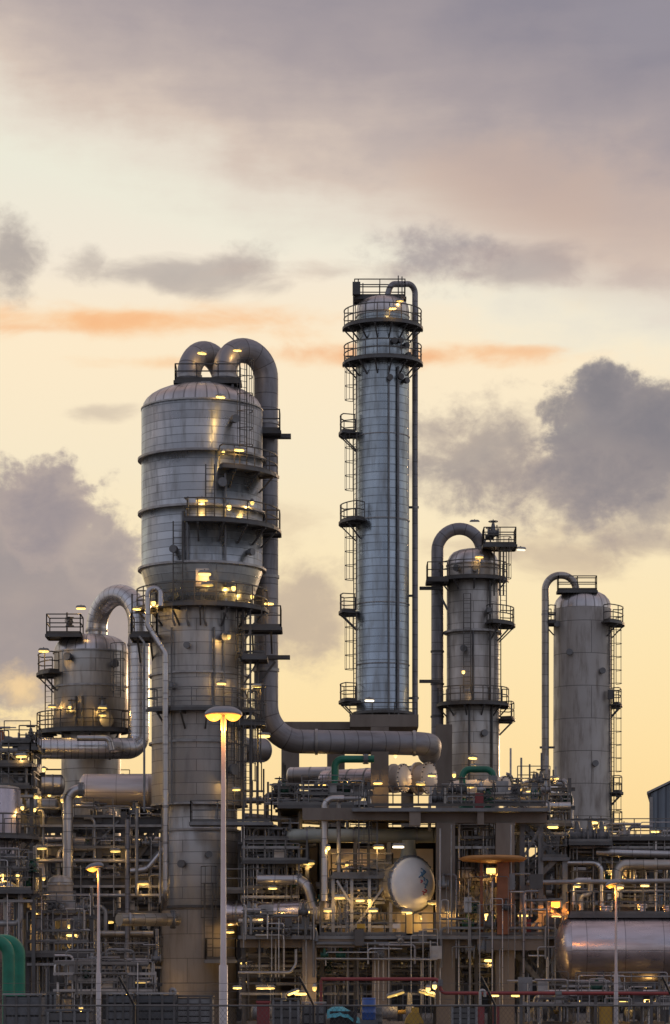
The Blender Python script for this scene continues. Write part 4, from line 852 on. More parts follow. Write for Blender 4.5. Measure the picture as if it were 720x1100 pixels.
for px, a, b in ((473, 1080, 890), (485, 1004, 886), (537, 1080, 1020), (403, 1080, 1010), (412, 1075, 1012), (329, 1080, 1010), (549, 1000, 886)): MB().tube(P(px, a, 140.9), P(px, b, 140.9), .045).build('conduit', M['galv'], cf)
mfl2 = rack('pipe_manifold', 'dark pipe manifold in the gloom under the lower deck', 'pipe rack', 144.5, 148, (262, 330, 400, 470, 530), (1032, 1048), 1024, w=.2, beam=.2)
clutter(mfl2, 258, 535, 144.5, 148, (1032, 1048, 1062), 44, nrun=14, nrise=26, nvalve=16, nbox=8, rmax=.14, low=1095)
yl = rack('pipe_manifold', 'low pipe manifold below the huge low tank', 'pipe rack', 135.5, 137, (606, 640, 690, 740), (1072,), 1066, w=.14, beam=.14)
clutter(yl, 560, 745, 135.5, 137, (1072, 1085), 45, nrun=8, nrise=22, nvalve=14, nbox=6, rmax=.1, low=1098)
yk = rack('pipe_manifold', 'low pipe manifold on the yard in front of the braced rack', 'pipe rack', 134, 136, (60, 100, 165), (1058, 1072), 1050, w=.14, beam=.14)
clutter(yk, 58, 168, 134, 136, (1058, 1072, 1040), 46, nrun=9, nrise=20, nvalve=12, nbox=5, rmax=.11, low=1098)
# small steel balcony with struts
bal = thing('steel_balcony', P(388, 1004, 142), 'small steel balcony on struts in the middle of the concrete frame', 'walkway')
box_platform(bal, PX(356,142.5), PX(422,142.5), 142.5, 145, PZ(940, 142.5), mat=M['grey'], railmat=M['railg'], rail='flr', name='deck')
for px in (358, 378, 397, 420): MB().ibeam(P(px, 1004, 142.6), P(px, 943, 142.6), .16, .16).build('post', M['galv'], bal)
for a, b in (((378, 972), (362, 946)), ((398, 972), (418, 946)), ((378, 1000), (397, 975))): MB().bar(P(*a, 142.5), P(*b, 142.5), .11).build('strut', M['galv'], bal)
ladder(bal, P(391, 940, 142.2), PZ(850, 142.2), -90, c0=1.6, mat=M['railg'], w=.5); ladder(bal, P(401, 940, 142.2), PZ(868, 142.2), -90, cage=False, mat=M['railg'], w=.4)
for px, py, w, h in ((388, 995, 9, 5), (426, 995, 8, 5)): MB().box(P(px, py, 140.7), (S(w,141), .04, S(h,141))).build('plate', M['yellow'] if px < 400 else M['cream'], bal)
# exchangers and vessels on the decks
def exchanger(end, d, L, r, mat, label, heads='cream', saddle_z=None, bands=4):
    d = V(d).normalized(); c = V(end)-d*(L/2+r*.7)
    rt = drum(c, d, L, r, mat, label, cat='heat exchanger', name='heat_exchanger', bands=bands, saddles=((-.3, saddle_z), (.3, saddle_z)) if saddle_z else None, ends='l')
    channel_head(rt, c+d*(L/2), d, r*1.04, heads); return rt
zu = PZ(868, 141)
exchanger(P(432, 836, 155), (.84, -.54, 0), 4.6, S(12.5, 155), 'tank', 'dark shiny heat exchanger with the smaller round cream cover under the long duct', saddle_z=zu)
exchanger(P(459, 836, 159), (.84, -.54, 0), 4.0, S(14, 159), 'alu_warm', 'heat exchanger with the bigger round cream cover under the duct end', saddle_z=zu)
exchanger(P(541, 846, 147), (.82, -.57, 0), 2.7, S(10, 147), 'cream', 'cream heat exchanger on the upper deck beneath a green pipe hoop', saddle_z=zu, bands=2)
exchanger(P(346, 980, 146), (.97, -.24, 0), 4.6, S(14, 146), 'tank', 'silver heat exchanger low beside the big column skirt', 'alu_warm', saddle_z=PZ(1004, 141), bands=4)
drum(P(334, 833, 161), (.93, -.2, 0), 2.4, S(9, 161), 'pipe', 'small shiny drum half hidden behind the dark heat exchanger', bands=1)
drum(P(566, 852, 158), (1, 0, 0), 3.2, S(9, 158), 'white', 'small pale horizontal drum behind the upper deck stairs', bands=2, saddles=((0, zu-.6),))
mv = thing('round_vessel', P(440, 1004, 143), 'big round white vessel end with a small painted blue and red mark', 'vessel')
dv = V((.58, -.81, 0)).normalized(); cv = P(443, 950, 142.7); rv = S(29, 142.7)
sd0 = V((0,0,1)).cross(dv).normalized()
MB().lathe(cv, [(rv, -2.6), (rv, .001)], 40, axis=dv).build('shell', M['alu_warm'], mv)
MB().lathe(cv, [(rv, 0)]+[(rv*math.cos(t), .42*rv*math.sin(t)) for t in (math.pi/2*k/10 for k in range(1, 10))]+[(.001, .42*rv)], 40, axis=dv).build('end_cap', M['white'], mv)
MB().lathe(cv, [(rv*.99,-.08),(rv*1.03,-.08),(rv*1.03,.02),(rv*.99,.02)], 40, axis=dv).build('band', M['galv'], mv)
st_ = MB()
for i in range(28): g_ = 2*math.pi*i/28; p_ = cv+(sd0*math.cos(g_)+V((0,0,1))*math.sin(g_))*rv*1.05; st_.bar(p_-dv*.12, p_+dv*.06, .07)
st_.lathe(cv, [(rv*1.0,-.14),(rv*1.09,-.14),(rv*1.09,-.04),(rv*1.0,-.04)], 40, axis=dv); st_.build('girth_flange', M['grey'], mv)
for px in (428, 456): MB().box((PX(px,144), 144, (PZ(972,145)+PZ(1004,141))/2), (.25, .6, PZ(970,145)-PZ(1004,141))).build('saddle', M['cream'], mv)
# abstract painted mark: loose brush strokes lying on the dished end
sd_ = V((0,0,1)).cross(dv).normalized()
def on_cap(a, b):
    rr = math.hypot(a, b); h = .42*rv*math.sqrt(max(0, 1-(rr/rv)**2)); return cv+sd_*a+V((0,0,1))*b+dv*(h+.012)
strokes = {'blue_mark': ('markblue', [((.12,.62),(.28,.42)), ((.3,.55),(.18,.3)), ((.1,.3),(.32,.12)), ((.34,.2),(.42,-.06)), ((.2,.02),(.36,-.16)), ((.08,.48),(.02,.24))]),
           'red_mark': ('markred', [((.24,-.2),(.4,-.34)), ((.12,-.28),(.3,-.42)), ((.02,.16),(.12,.04))])}
M['markblue'] = paint('faded_blue_paint', (.12,.26,.4), wear=.3); M['markred'] = paint('faded_red_paint', (.55,.07,.08), wear=.3)
for nm, (mt, L_) in strokes.items():
    b = MB()
    for (a0, b0), (a1, b1) in L_:
        q = [on_cap((a0+(a1-a0)*t/5+.07*math.sin(t))*1.2+.04, (b0+(b1-b0)*t/5)*1.3) for t in range(6)]
        for i in range(5): b.bar(q[i], q[i+1], .15, .02)
    b.build(nm, M[mt], mv)
mp = pipe_thing([P(316, 898, 146.3), P(466, 898, 145.2)], S(7.6, 146), 'paleg', 'grey-green rounded pipe lying above the round white vessel', n=22, rings=[(P(k, 898, 146.3-(k-316)/150*1.1), (1,-.01,0)) for k in (330, 380, 448)])
for px, s in ((316, -1), (466, 1)): MB().lathe(P(px, 898, 146.3 if s < 0 else 145.2), [(S(7.6,146), -.01*s), (S(7,146), s*.2), (S(4.5,146), s*.36), (.001, s*.42)], 22, axis=(1,0,0)).build('end_cap', M['paleg'], mp)
MB().lathe(P(439, 936, 144.6), [(.66, 0), (.5, .5), (.36, 1.2), (.36, 1.6)], 22).build('neck', M['paleg'], mp)
pipe_thing([P(370, 858, 142.4), P(349, 858, 142.4), P(349, 968, 142.4)], S(3.6, 142), 'pipe', 'upright grey pipe with a rounded elbow beside the ladder', .45, n=16)
pipe_thing([P(388, 858, 142.7), P(364, 858, 142.7), P(364, 940, 142.7)], S(2.3, 142), 'galv', 'thinner upright pipe with an elbow nearer the ladder', .3)
pipe_thing([P(276, 945, 145), P(322, 945, 145), P(331, 952, 144.4), P(338, 975, 144.4)], S(5.4, 145), 'pipe', 'silver pipe above the low heat exchanger turning down at its end', .5, n=18, flanges=[(P(322, 946, 145), (1,0,0))])
pipe_thing([P(256, 990, 144), P(283, 990, 144)], S(3.2, 144), 'alu_warm', 'short bronze pipe stub under the low heat exchanger')
pipe_thing([P(262, 877, 149), P(345, 883, 149)], S(3.6, 149), 'duct', 'long sloping dull pipe leaving the big column toward the concrete frame')
pipe_thing([P(276, 909, 150), P(340, 908, 150)], S(2.4, 150), 'duct', 'dark pipe crossing under the sloping dull pipe')
pipe_thing([P(258, 860, 158), P(330, 860, 158)], S(3.4, 158), 'alu_warm', 'pale valve-studded pipe seen through the sky gap by the big column', flanges=[(P(k, 860, 158), (1,0,0)) for k in (278, 296, 318)])
pipe_thing([P(360, 868, 151.5), P(360, 815.5, 151.5), P(402, 815.5, 151.5)], S(4, 151), 'green', 'green pipe hooked in front of the dark shiny heat exchanger', .45, n=16, flanges=[(P(360, 855, 151.5), (0,0,1)), (P(393, 815.5, 151.5), (1,0,0))])
pipe_thing([P(497, 868, 146), P(497, 826.5, 146), P(530, 826.5, 146), P(530, 838, 146)], S(3.6, 146), 'green', 'green pipe hoop over the cream heat exchanger', .4, n=16, flanges=[(P(497, 855, 146), (0,0,1)), (P(530, 836, 146), (0,0,1))])
pipe_thing([P(492, 872, 145), P(500, 866, 145), P(524, 868, 145), P(530, 858, 145)], S(3, 145), 'green', 'short green pipe twisting on the deck below the cream heat exchanger', .3)
pipe_thing([P(262, 905, 149.5), P(318, 905, 149.5)], S(6, 149.5), 'dgreen', 'dark green horizontal pipe beside the big column lower shell', flanges=[(P(275, 905, 149.5), (1,0,0))])
hop = thing('hopper', P(355, 1004, 143.4), 'small cream cone-bottomed hopper at the foot of the upright grey pipe', 'hopper')
MB().lathe((PX(355,143.4), 143.4, 0), [(S(8,143), PZ(966,143)), (S(8.5,143), PZ(980,143)), (S(3,143), PZ(995,143)), (S(2.4,143), PZ(1004,143))], 20).build('bin', M['cream'], hop); valve(hop, P(355, 999, 143.2), .15, 'z')
# platform edge built as a canopy; lamp's orange light painted into disc and posts
can = thing('round_canopy', P(541, 1004, 141), 'shallow round canopy on a square post, both painted lamplit orange', 'canopy')
MB().lathe((PX(530,141), 141.2, 0), [(.001, PZ(919,141)), (S(30,141), PZ(919.5,141)), (S(37,141), PZ(922,141)), (S(33,141), PZ(925,141)), (.001, PZ(928,141))], 40).build('disc', M['canopy'], can)
MB().box((PX(540.5,140.9), 140.95, (PZ(926,141)+PZ(1004,141))/2), (S(13,141), .5, PZ(926,141)-PZ(1004,141))).build('post', M['rust_lamplit'], can)
MB().box((PX(517.5,141), 141.2, (PZ(926,141)+PZ(1004,141))/2), (S(3,141), .2, PZ(926,141)-PZ(1004,141))).build('post', M['rust_lamplit'], can)
# steel behind and around the frame
mbk = rack('pipe_rack', 'dim pipe rack behind the concrete frame seen between its columns', 'pipe rack', 162, 170, (256, 300, 345, 430, 500, 560, 600), (900, 930, 965, 1000), 893, braces=((0, 965, 930), (3, 930, 900), (4, 900, 930), (5, 930, 900), (4, 965, 930)))
clutter(mbk, 256, 600, 162, 170, (900, 930, 965, 1000), 21, nrun=24, nrise=30, nvalve=14, nbox=8)
mfr = rack('valve_deck', 'crowded valve deck with thin upright pipes in the concrete frame middle', 'pipe rack', 143.2, 147, (346, 382, 418), (950, 990), 905, w=.2, beam=.2)
clutter(mfr, 346, 420, 143.2, 147, (990, 975, 960, 950), 22, nrun=8, nrise=16, nvalve=12, nbox=5, rmax=.1, low=1004)
mfl = rack('valve_deck', 'valve deck with dark manifolds between the big column and the concrete frame', 'pipe rack', 146.5, 150, (262, 298, 330), (905, 930, 958), 898, w=.2, beam=.2, decks=((930, 'f'),))
clutter(mfl, 260, 322, 146.5, 150, (905, 930, 958, 990), 23, nrun=8, nrise=22, nvalve=16, nbox=5, rmax=.13, low=1004)
mfs = rack('valve_deck', 'valve deck with thin upright lines behind the round canopy', 'pipe rack', 143, 147, (490, 512, 532), (905, 950, 985), 898, w=.2, beam=.2, braces=((0, 905, 950), (1, 950, 905)))
clutter(mfs, 488, 534, 143, 147, (905, 950, 985), 24, nrun=7, nrise=18, nvalve=10, nbox=4, rmax=.1, low=1004)
up = rack('valve_deck', 'upper deck valve bank between the cream exchanger and the plain grey column', 'pipe rack', 150, 154, (556, 585, 612), (848, 868, 890), 836, w=.18, beam=.2, decks=((890, 'f'),))
clutter(up, 545, 612, 150, 154, (848, 868, 890), 25, nrun=9, nrise=14, nvalve=12, nbox=4, rmax=.14, low=905)
upl = rack('valve_deck', 'upper deck valve bank below the long dull duct', 'pipe rack', 148, 152, (300, 345, 396), (846, 866), 840, w=.16, beam=.18)
clutter(upl, 285, 398, 148, 152, (858, 864), 26, nrun=6, nrise=12, nvalve=12, nbox=4, rmax=.12, low=868)
small_posts(upl, 262, 330, 155, 866, 850, 8, 5); small_posts(up, 540, 600, 150, 850, 838, 9, 6)
pipe_thing([P(562, 866, 149.3), P(613, 866, 149.3)], S(4.3, 149), 'pipe', 'pale blue-grey pipe at deck height behind the stairs', n=16, rings=[(P(590, 866, 149.3), (1,0,0))])
pipe_thing([P(570, 842, 152), P(604, 842, 152), P(606, 838, 152), P(613, 858, 152), P(613, 885, 152)], S(3, 152), 'galv', 'thin crooked pipe climbing before the plain grey column', .4)
# access tower beside the big column
at = thing('access_tower', P(272, 1060, 147), 'slim ladder tower of thin posts standing tight to the big column', 'access tower')
for px, y, a in ((261, 148.2, 650), (269, 147.4, 660), (277, 148.6, 690), (288, 149, 840)): MB().bar(P(px, 1004, y), P(px, a, y), .11).build('post', M['steel'], at)
for py in (700, 735, 775, 818, 850): MB().bar(P(259, py, 147.6), P(284, py, 148.2), .1).build('rung_beam', M['steel'], at)
for a, b in (((262, 735), (282, 702)), ((262, 690), (276, 665)), ((276, 775), (262, 740))): MB().bar(P(*a, 148), P(*b, 148), .08).build('brace', M['steel'], at)
box_platform(at, PX(262,148), PX(286,148), 147, 149, PZ(707, 148), rail='f'); box_platform(at, PX(260,148), PX(284,148), 147.2, 149, PZ(777, 148), rail='f')
ladder(at, P(266, 884, 147), PZ(777, 147), -70); ladder(at, P(276, 820, 147.6), PZ(740, 147.6), -60, cage=True)
# stairs
stt = thing('stair_tower', P(582, 1060, 144), 'steel stair tower zigzagging beside the concrete frame', 'stairs')
for px in (561, 581, 607): MB().ibeam((PX(px,143), 143, 0), P(px, 888 if px < 600 else 920, 143), .26, .26).build('post', M['grey'], stt)
for px in (561, 607): MB().ibeam((PX(px,143), 146, 0), P(px, 900, 146), .22, .22).build('post', M['grey'], stt)
stairs(stt, P(558, 962, 143.3), P(600, 921, 143.3)); stairs(stt, P(600, 1004, 144.6), P(560, 962, 144.6)); stairs(stt, P(598, 921, 144.7), P(560, 884, 144.7)); stairs(stt, P(618, 1098, 142.4), P(556, 1026, 142.4)); stairs(stt, P(556, 1050, 143.8), P(590, 1008, 143.8))
box_platform(stt, PX(583,143), PX(610,143), 142.8, 146, PZ(921, 143), mat=M['grey'], railmat=M['railg'], rail='fr'); box_platform(stt, PX(553,143), PX(562,143), 143.1, 146, PZ(962, 143), mat=M['grey'], railmat=M['railg'], rail='f'); box_platform(stt, PX(588,143), PX(610,143), 142.8, 146, PZ(1006, 143), mat=M['grey'], railmat=M['railg'], rail='fr')
for a, b in (((562, 1004), (606, 962)), ((584, 962), (606, 1004)), ((562, 922), (580, 890)), ((581, 1050), (606, 1010))): MB().bar(P(*a, 142.85), P(*b, 142.85), .12).build('brace', M['grey'], stt)
# ---- the right-hand side
bd = drum(P(710, 1020, 139), (1, 0, 0), S(196, 139), S(35, 139), 'tank', 'huge pinkish silver horizontal tank lying low beside the stair tower', bands=0, saddles=((-.34, 0), (.0, 0), (.34, 0)), nozzles=((-.3, 0, .2, .4), (-.1, 0, .16, .5), (.05, 0, .24, .4)), cat='tank', name='horizontal_tank')
box_platform(bd, PX(612,138.4), PX(800,138.4), 138.4, 140.2, PZ(982, 138.4), rail='fl', mat=M['steel'], railmat=M['railg'])
rc = rack('pipe_rack', 'layered pipe rack above the huge low tank', 'pipe rack', 146, 154, (612, 648, 690, 735, 780), (905, 922, 952, 978), 900, decks=((905, ''),), beam=.26, braces=((0, 952, 922),))
clutter(rc, 612, 770, 146, 154, (905, 922, 952, 978), 31, nrun=22, nrise=36, nvalve=18, nbox=8, rmax=.16, low=985)
box_platform(rc, PX(606,145), PX(655,145), 144.2, 146.5, PZ(905, 145), rail='f', railmat=M['railg']); 
for px in (620, 634, 646): valve(rc, P(px, 898, 144.8), .22, 'x')
rw = thing('raised_walkway', P(690, 1060, 160), 'railed walkway in silhouette against the sky by the corrugated shed', 'walkway')
box_platform(rw, PX(655,160), PX(760,160), 159, 162, PZ(914, 160), rail='f', mat=M['steel'], step=1.5, name='deck'); MB().bar(P(654, 914, 159), P(654, 893, 159), .09).build('post', M['rail'], rw)
for px in (660, 700, 745): MB().ibeam((PX(px,160), 160.5, 0), P(px, 917, 160.5), .26, .26).build('post', M['steel'], rw)
pipe_thing([P(640, 915.5, 145.4), P(770, 919, 145.4)], S(4.6, 145), 'pipe', 'blue-grey pipe along the top of the layered rack', n=18)
pipe_thing([P(663, 965, 144.8), P(663, 929, 144.8), P(770, 929, 144.8)], S(5.6, 145), 'alu_warm', 'tan pipe above the huge low tank ending in a downward elbow', .5, n=18)
pipe_thing([P(606, 927, 145), P(640, 927, 145), P(646, 934, 145), P(646, 975, 145)], S(3.4, 145), 'pipe', 'pale pipe bending down next to the tan elbow pipe', .4)
pipe_thing([P(566, 948, 142.2), P(770, 946, 142.2)], S(2.6, 142), 'galv', 'long pale thin pipe running level with the third street lamp head')
pipe_thing([P(624, 978, 143), P(624, 962, 143), P(634, 962, 143), P(634, 948, 143)], S(2.6, 143), 'galv', 'short pale pipe stepping up behind the glaring floodlight', .25)
pipe_thing([P(616, 972, 143), P(616, 945, 143), P(635, 945, 143)], S(2.2, 143), 'pipe', 'small bent pipe beside the glaring floodlight', .25)
rcb = rack('pipe_rack', 'far dim pipe rack behind the layered rack', 'pipe rack', 172, 178, (596, 650, 700, 760), (925, 950, 985), 920)
clutter(rcb, 590, 770, 172, 178, (925, 950, 985, 1010), 32, nrun=14, nrise=22, nvalve=8, nbox=5, rmax=.25)
# dark halls far behind that close the view
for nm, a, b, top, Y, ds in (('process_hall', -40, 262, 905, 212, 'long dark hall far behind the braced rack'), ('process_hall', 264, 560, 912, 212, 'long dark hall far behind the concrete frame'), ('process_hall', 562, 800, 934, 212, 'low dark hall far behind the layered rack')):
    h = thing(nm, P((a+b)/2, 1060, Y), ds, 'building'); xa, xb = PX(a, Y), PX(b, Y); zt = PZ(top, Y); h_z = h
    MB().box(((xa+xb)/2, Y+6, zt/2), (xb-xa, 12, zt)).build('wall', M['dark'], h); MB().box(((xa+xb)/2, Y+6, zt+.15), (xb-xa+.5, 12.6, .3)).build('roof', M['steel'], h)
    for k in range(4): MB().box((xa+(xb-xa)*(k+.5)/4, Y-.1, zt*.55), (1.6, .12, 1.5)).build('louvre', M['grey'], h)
sh = thing('corrugated_shed', P(745, 1060, 200), 'blue-grey corrugated shed with a low gable standing on its own', 'building')
x0, x1, xm = PX(700, 200), PX(800, 200), PX(750, 200)
MB().poly([(x0, 0), (x1, 0), (x1, PZ(852, 200)), (xm, PZ(828, 200)), (x0, PZ(852, 200))], 200, 212).build('wall', M['shed'], sh)
rfm = MB(); 
for xa, za, xb, zb in ((x0-.3, PZ(852,200)-.05, xm, PZ(828,200)+.08), (xm, PZ(828,200)+.08, x1+.3, PZ(852,200)-.05)): rfm.poly([(xa, za), (xb, zb), (xb, zb+.16), (xa, za+.16)], 199.8, 212.3)
sh.rotation_euler = (0, 0, -R(7.5)); rfm.build('roof', M['galv'], sh); MB().box((x0, 199.92, PZ(975,200)), (.25, .12, PZ(852,200)*1.0)).build('corner_trim', M['galv'], sh)
# ---- yard pipes and ground clutter
pipe_thing([P(345, 1052, 133), P(473, 1052, 133), P(473, 1067, 133), P(760, 1067.5, 133)], S(1.9, 133), 'red', 'red fire main stepping down and running along behind the fence', .3, n=12, flanges=[(P(473, 1056, 133), (0,0,1)), (P(600, 1067.2, 133), (1,0,0))], supports=[(V((PX(k,133.1),133.12,0)), V((PX(k,133.1),133.12,PZ(1067,133)))) for k in (500, 560, 640, 700)])
pipe_thing([P(345, 1053, 133), (PX(345,133), 133, 0)], S(1.6, 133), 'red', 'red upright pipe dropping from the fire main end')
for pts, ds in (([P(545, 1054, 137), P(655, 1054, 137), P(655, 1064, 137)], 'thin grey pipe rail under the huge low tank'), ([P(604, 1060, 137), P(655, 1060, 136.6)], 'second thin grey rail just below the first one')): pipe_thing(pts, .06, 'galv', ds, .1)
pipe_thing([P(340, 1030, 140), P(470, 1031, 140)], .05, 'galv', 'thin level rail under the lower concrete deck')
pipe_thing([P(256, 1045, 140), P(312, 1045, 140), P(318, 1036, 140), P(318, 1020, 140)], .07, 'galv', 'thin bent rail pipe near the column skirt foot', .3)
pipe_thing([(PX(516,128),128,0), P(516, 1064, 128), P(521, 1064, 128), P(521, 1071, 128)], .07, 'galv', 'small crook vent pipe standing behind the fence', .12)
pipe_thing([P(183, 1076, 135), P(183, 1063, 135), P(188, 1063, 135), P(188, 1069, 135)], .1, 'galv', 'small pale crook vent rising over the grey crates', .12)
for k, (px, py, Y, ds) in enumerate(((425, 1056, 137, 'grey pump under the lower deck behind the slanting tube lamp'), (290, 1068, 138, 'grey pump near the red bin'), (590, 1078, 137, 'grey pump at the foot of the stair tower'), (690, 1085, 137, 'grey pump below the huge low tank'))):
    pump((PX(px, Y), Y, 0), .2*k, ds)
def crate(a, b, top, Y, label, dep=1.6, rz=0., mat='crate', rows=4, lid='galv'):
    xa, xb = PX(a, Y), PX(b, Y); z = PZ(top, Y); c = ((xa+xb)/2, Y); root = thing('crate', (*c, 0), label, 'crate'); w = xb-xa
    MB().box((*c, z*.5), (w-.12, dep-.12, z-.1), rz).build('body', M['black'], root)
    bt = MB()
    for t in (-.46, -.16, .16, .46): bt.box((c[0]+t*w, c[1]-dep/2-.03, z*.5), (.09, .05, z-.04), 0)
    bt.build('battens', M['steel' if mat != 'steel' else 'grey'], root)
    sl = MB()
    for k in range(rows):
        h = (z-.1)/rows
        sl.box((*c, .05+h*(k+.5)), (w, dep, h*.8), rz)
    sl.build('boards', M[mat], root); MB().box((*c, z+.03), (w+.06, dep+.06, .07), rz).build('lid', M[lid], root)
crate(6, 47, 1069, 112, 'grey boarded crate in front of the green bent pipes', mat='crate')
crate(46, 62, 1068, 114, 'narrow dark crate beside the boarded crate by the green pipes', mat='steel', lid='steel')
crate(52, 98, 1086, 105, 'low dark crate before the small street lamp pole', rows=3, mat='steel', lid='crate')
crate(116, 143, 1068, 112, 'grey crate just past the small street lamp pole', rows=5)
crate(148, 190, 1068, 113, 'pale topped grey crate before the column skirt', rows=5, lid='galv')
crate(190, 229, 1071, 114, 'dark crate against the tall street lamp pole', mat='grey', lid='steel', rows=6)
crate(293, 322, 1074, 114, 'dark crate next to the red bin', mat='steel', lid='steel')
crate(484, 512, 1081, 112, 'dark crate behind the fence near the concrete column', mat='steel', lid='steel', rows=5)
crate(325, 350, 1078, 116, 'grey crate beside the teal sheeted load', mat='grey', rows=3)
binr = thing('waste_bin', P(283, 1103, 110), 'red plastic waste bin standing behind the fence', 'bin')
MB().lathe((PX(283,110), 110, 0), [(.2,.05),(.26,.9),(.27,.92)], 4, a0=R(45), a1=R(405)).build('body', M['red'], binr)
z0 = PZ(1077, 110); MB().box((PX(283,110), 110, z0/2+.04), (.5, .5, z0-.1)).build('bin_panel', M['red'], binr); MB().box((PX(283,110), 109.97, z0+.02), (.56, .58, .08)).build('lid', M['red'], binr)
tl = thing('sheeted_load', P(370, 1103, 115), 'teal sheeted load with a dark strap', 'load')
b = MB(); n = 8; q = random.Random(3); base = len(b.v)
for i in range(n+1):
    for j in range(5):
        t = j/4; u = i/n; e = math.sin(math.pi*min(max(u, .04), .96))**.4
        b.v.append((PX(352+34*u, 115)+q.uniform(-.04,.04), 114.4+1.4*t, (PZ(1075, 115)-.5*u)*(.25+.75*math.sin(math.pi*(.08+.84*t))**.5)*(.6+.4*e)+q.uniform(-.05,.05)))
for i in range(n):
    for j in range(4): b.face([i*5+j, (i+1)*5+j, (i+1)*5+j+1, i*5+j+1], False)
b.build('sheet', M['teal'], tl); MB().box((PX(369,115), 115.1, .5), (1.1, 1.1, .98)).build('load_body', M['black'], tl); MB().bar((PX(380,115), 114.2, .1), (PX(383,115), 114.4, 1.45), .12, .05).build('strap', M['black'], tl)
for px, top, Y, mat, ds in ((396.5, 1072, 113, 'blue', 'bright blue plastic drum beside the teal sheeted load'), (404, 1082, 116, 'steel', 'dark steel drum behind the blue plastic drum')):
    bl = thing('barrel', (PX(px,Y), Y, 0), ds, 'barrel'); z = PZ(top, Y)-.9
    MB().box((PX(px,Y), Y, z/2), (.7, .7, z)).build('pallet_box', M['crate'], bl); MB().lathe((PX(px,Y), Y, z), [(.001,0),(.27,.0),(.28,.05),(.28,.28),(.295,.3),(.28,.32),(.28,.58),(.295,.6),(.28,.62),(.28,.88),(.26,.9),(.001,.9)], 20).build('body', M[mat], bl)
ym = thing('yellow_machine', (PX(444,112), 112, 0), 'yellow wheeled machine half hidden by the fence', 'machine')
MB().poly([(PX(434,112), .35), (PX(455,112), .35), (PX(455,112), .62), (PX(450,112), .95), (PX(440,112), .95), (PX(436,112), .7)], 111.6, 112.6).build('body', M['yellow'], ym); MB().box((PX(446,112), 112, 1.05), (.3, .4, .22)).build('engine_cover', M['yellow'], ym)
for px in (437, 452): MB().lathe((PX(px,112), 111.52, .27), [(.001,-.08),(.16,-.08),(.26,-.06),(.26,.06),(.16,.08),(.001,.08)], 18, axis=(0,1,0)).build('wheel', M['black'], ym)
yc = thing('cabinet', (PX(651,132), 132, 0), 'yellow upright cabinet under the huge low tank', 'cabinet')
MB().box((PX(651,132), 132, PZ(1080,132)/2+.05), (S(13,132), .5, PZ(1080,132)-.1)).build('body', M['yellow'], yc); MB().box((PX(651,132), 131.72, PZ(1080,132)/2+.05), (S(11,132), .04, PZ(1080,132)-.25)).build('door', M['yellow'], yc); MB().box((PX(651,132), 132, PZ(1080,132)+.03), (S(14.5,132), .6, .08)).build('top', M['steel'], yc)
for px, Y, z, ds in ((517, 126, 0, 'red fire extinguisher cabinet nearer the concrete column, by the fence'), (533, 126, 0, 'red fire extinguisher cabinet farther from the concrete column, by the fence'), (566, 141.6, PZ(1004,141), 'red cabinet on the lower deck beside the canopy post'), (515, 142, zu, 'red cabinet on the upper deck beneath the green hoop')):
    fx = thing('extinguisher_cabinet', (PX(px,Y), Y, z), ds, 'cabinet'); hh = 1.05 if z == 0 else .75
    MB().box((PX(px,Y), Y, z+hh*.5+.05), (.42 if z else .3, .3, hh)).build('body', M['red'], fx); MB().box((PX(px,Y), Y-.165, z+hh*.5+.05), (.34 if z else .23, .02, hh*.86)).build('door', M['red'], fx)
# ---- chain-link fence in front
fn = thing('chain_link_fence', (0, 70, 0), 'dark chain-link fence with slanting barbed-wire arms across the front', 'fence')
xa, xb = PX(-60, 70), PX(780, 70); zt = PZ(1080.5, 70)
for px in (-50, 144, 337, 532, 726):
    x = PX(px, 70); b = MB(); b.tube((x, 70, 0), (x, 70, zt), .035, 8); b.pipe([(x, 70, zt-.02), (x-.02, 70, zt+.06), (x-.36, 69.75, zt+.72)], .03, .06, 6); b.build('post', M['black'], fn)
MB().tube((xa, 70, zt), (xb, 70, zt), .024, 8).build('top_rail', M['railg'], fn)
for k in range(3): MB().tube((xa, 69.93-.08*k, zt+.16+.2*k), (xb, 69.93-.08*k, zt+.16+.2*k), .005, 4).build('barbed_wire', M['steel'], fn)
b = MB(); n = int((xb-xa)/.11); hm = zt-.04
for k in range(n):
    x = xa+.11*k
    b.bar((x, 70.03, hm), (x+hm*.75, 70.03, 0), .006); b.bar((x, 70.036, hm), (x-hm*.75, 70.036, 0), .006)
b.build('wire_mesh', M['steel'], fn)
# ================================================================== street lamps
street_lamp(240, 769, 79, 'tall double-headed street lamp glowing orange in front of the big column', head=1.04, arms=2, rp=.09, tall=.26)
street_lamp(106, 932, 125, 'small single-headed street lamp before the braced pipe rack', head=.8, arms=1, rp=.085, tall=.24)
street_lamp(662, 950, 130, 'small single-headed street lamp before the huge low tank', head=.7, arms=1, rp=.075, tall=.22)
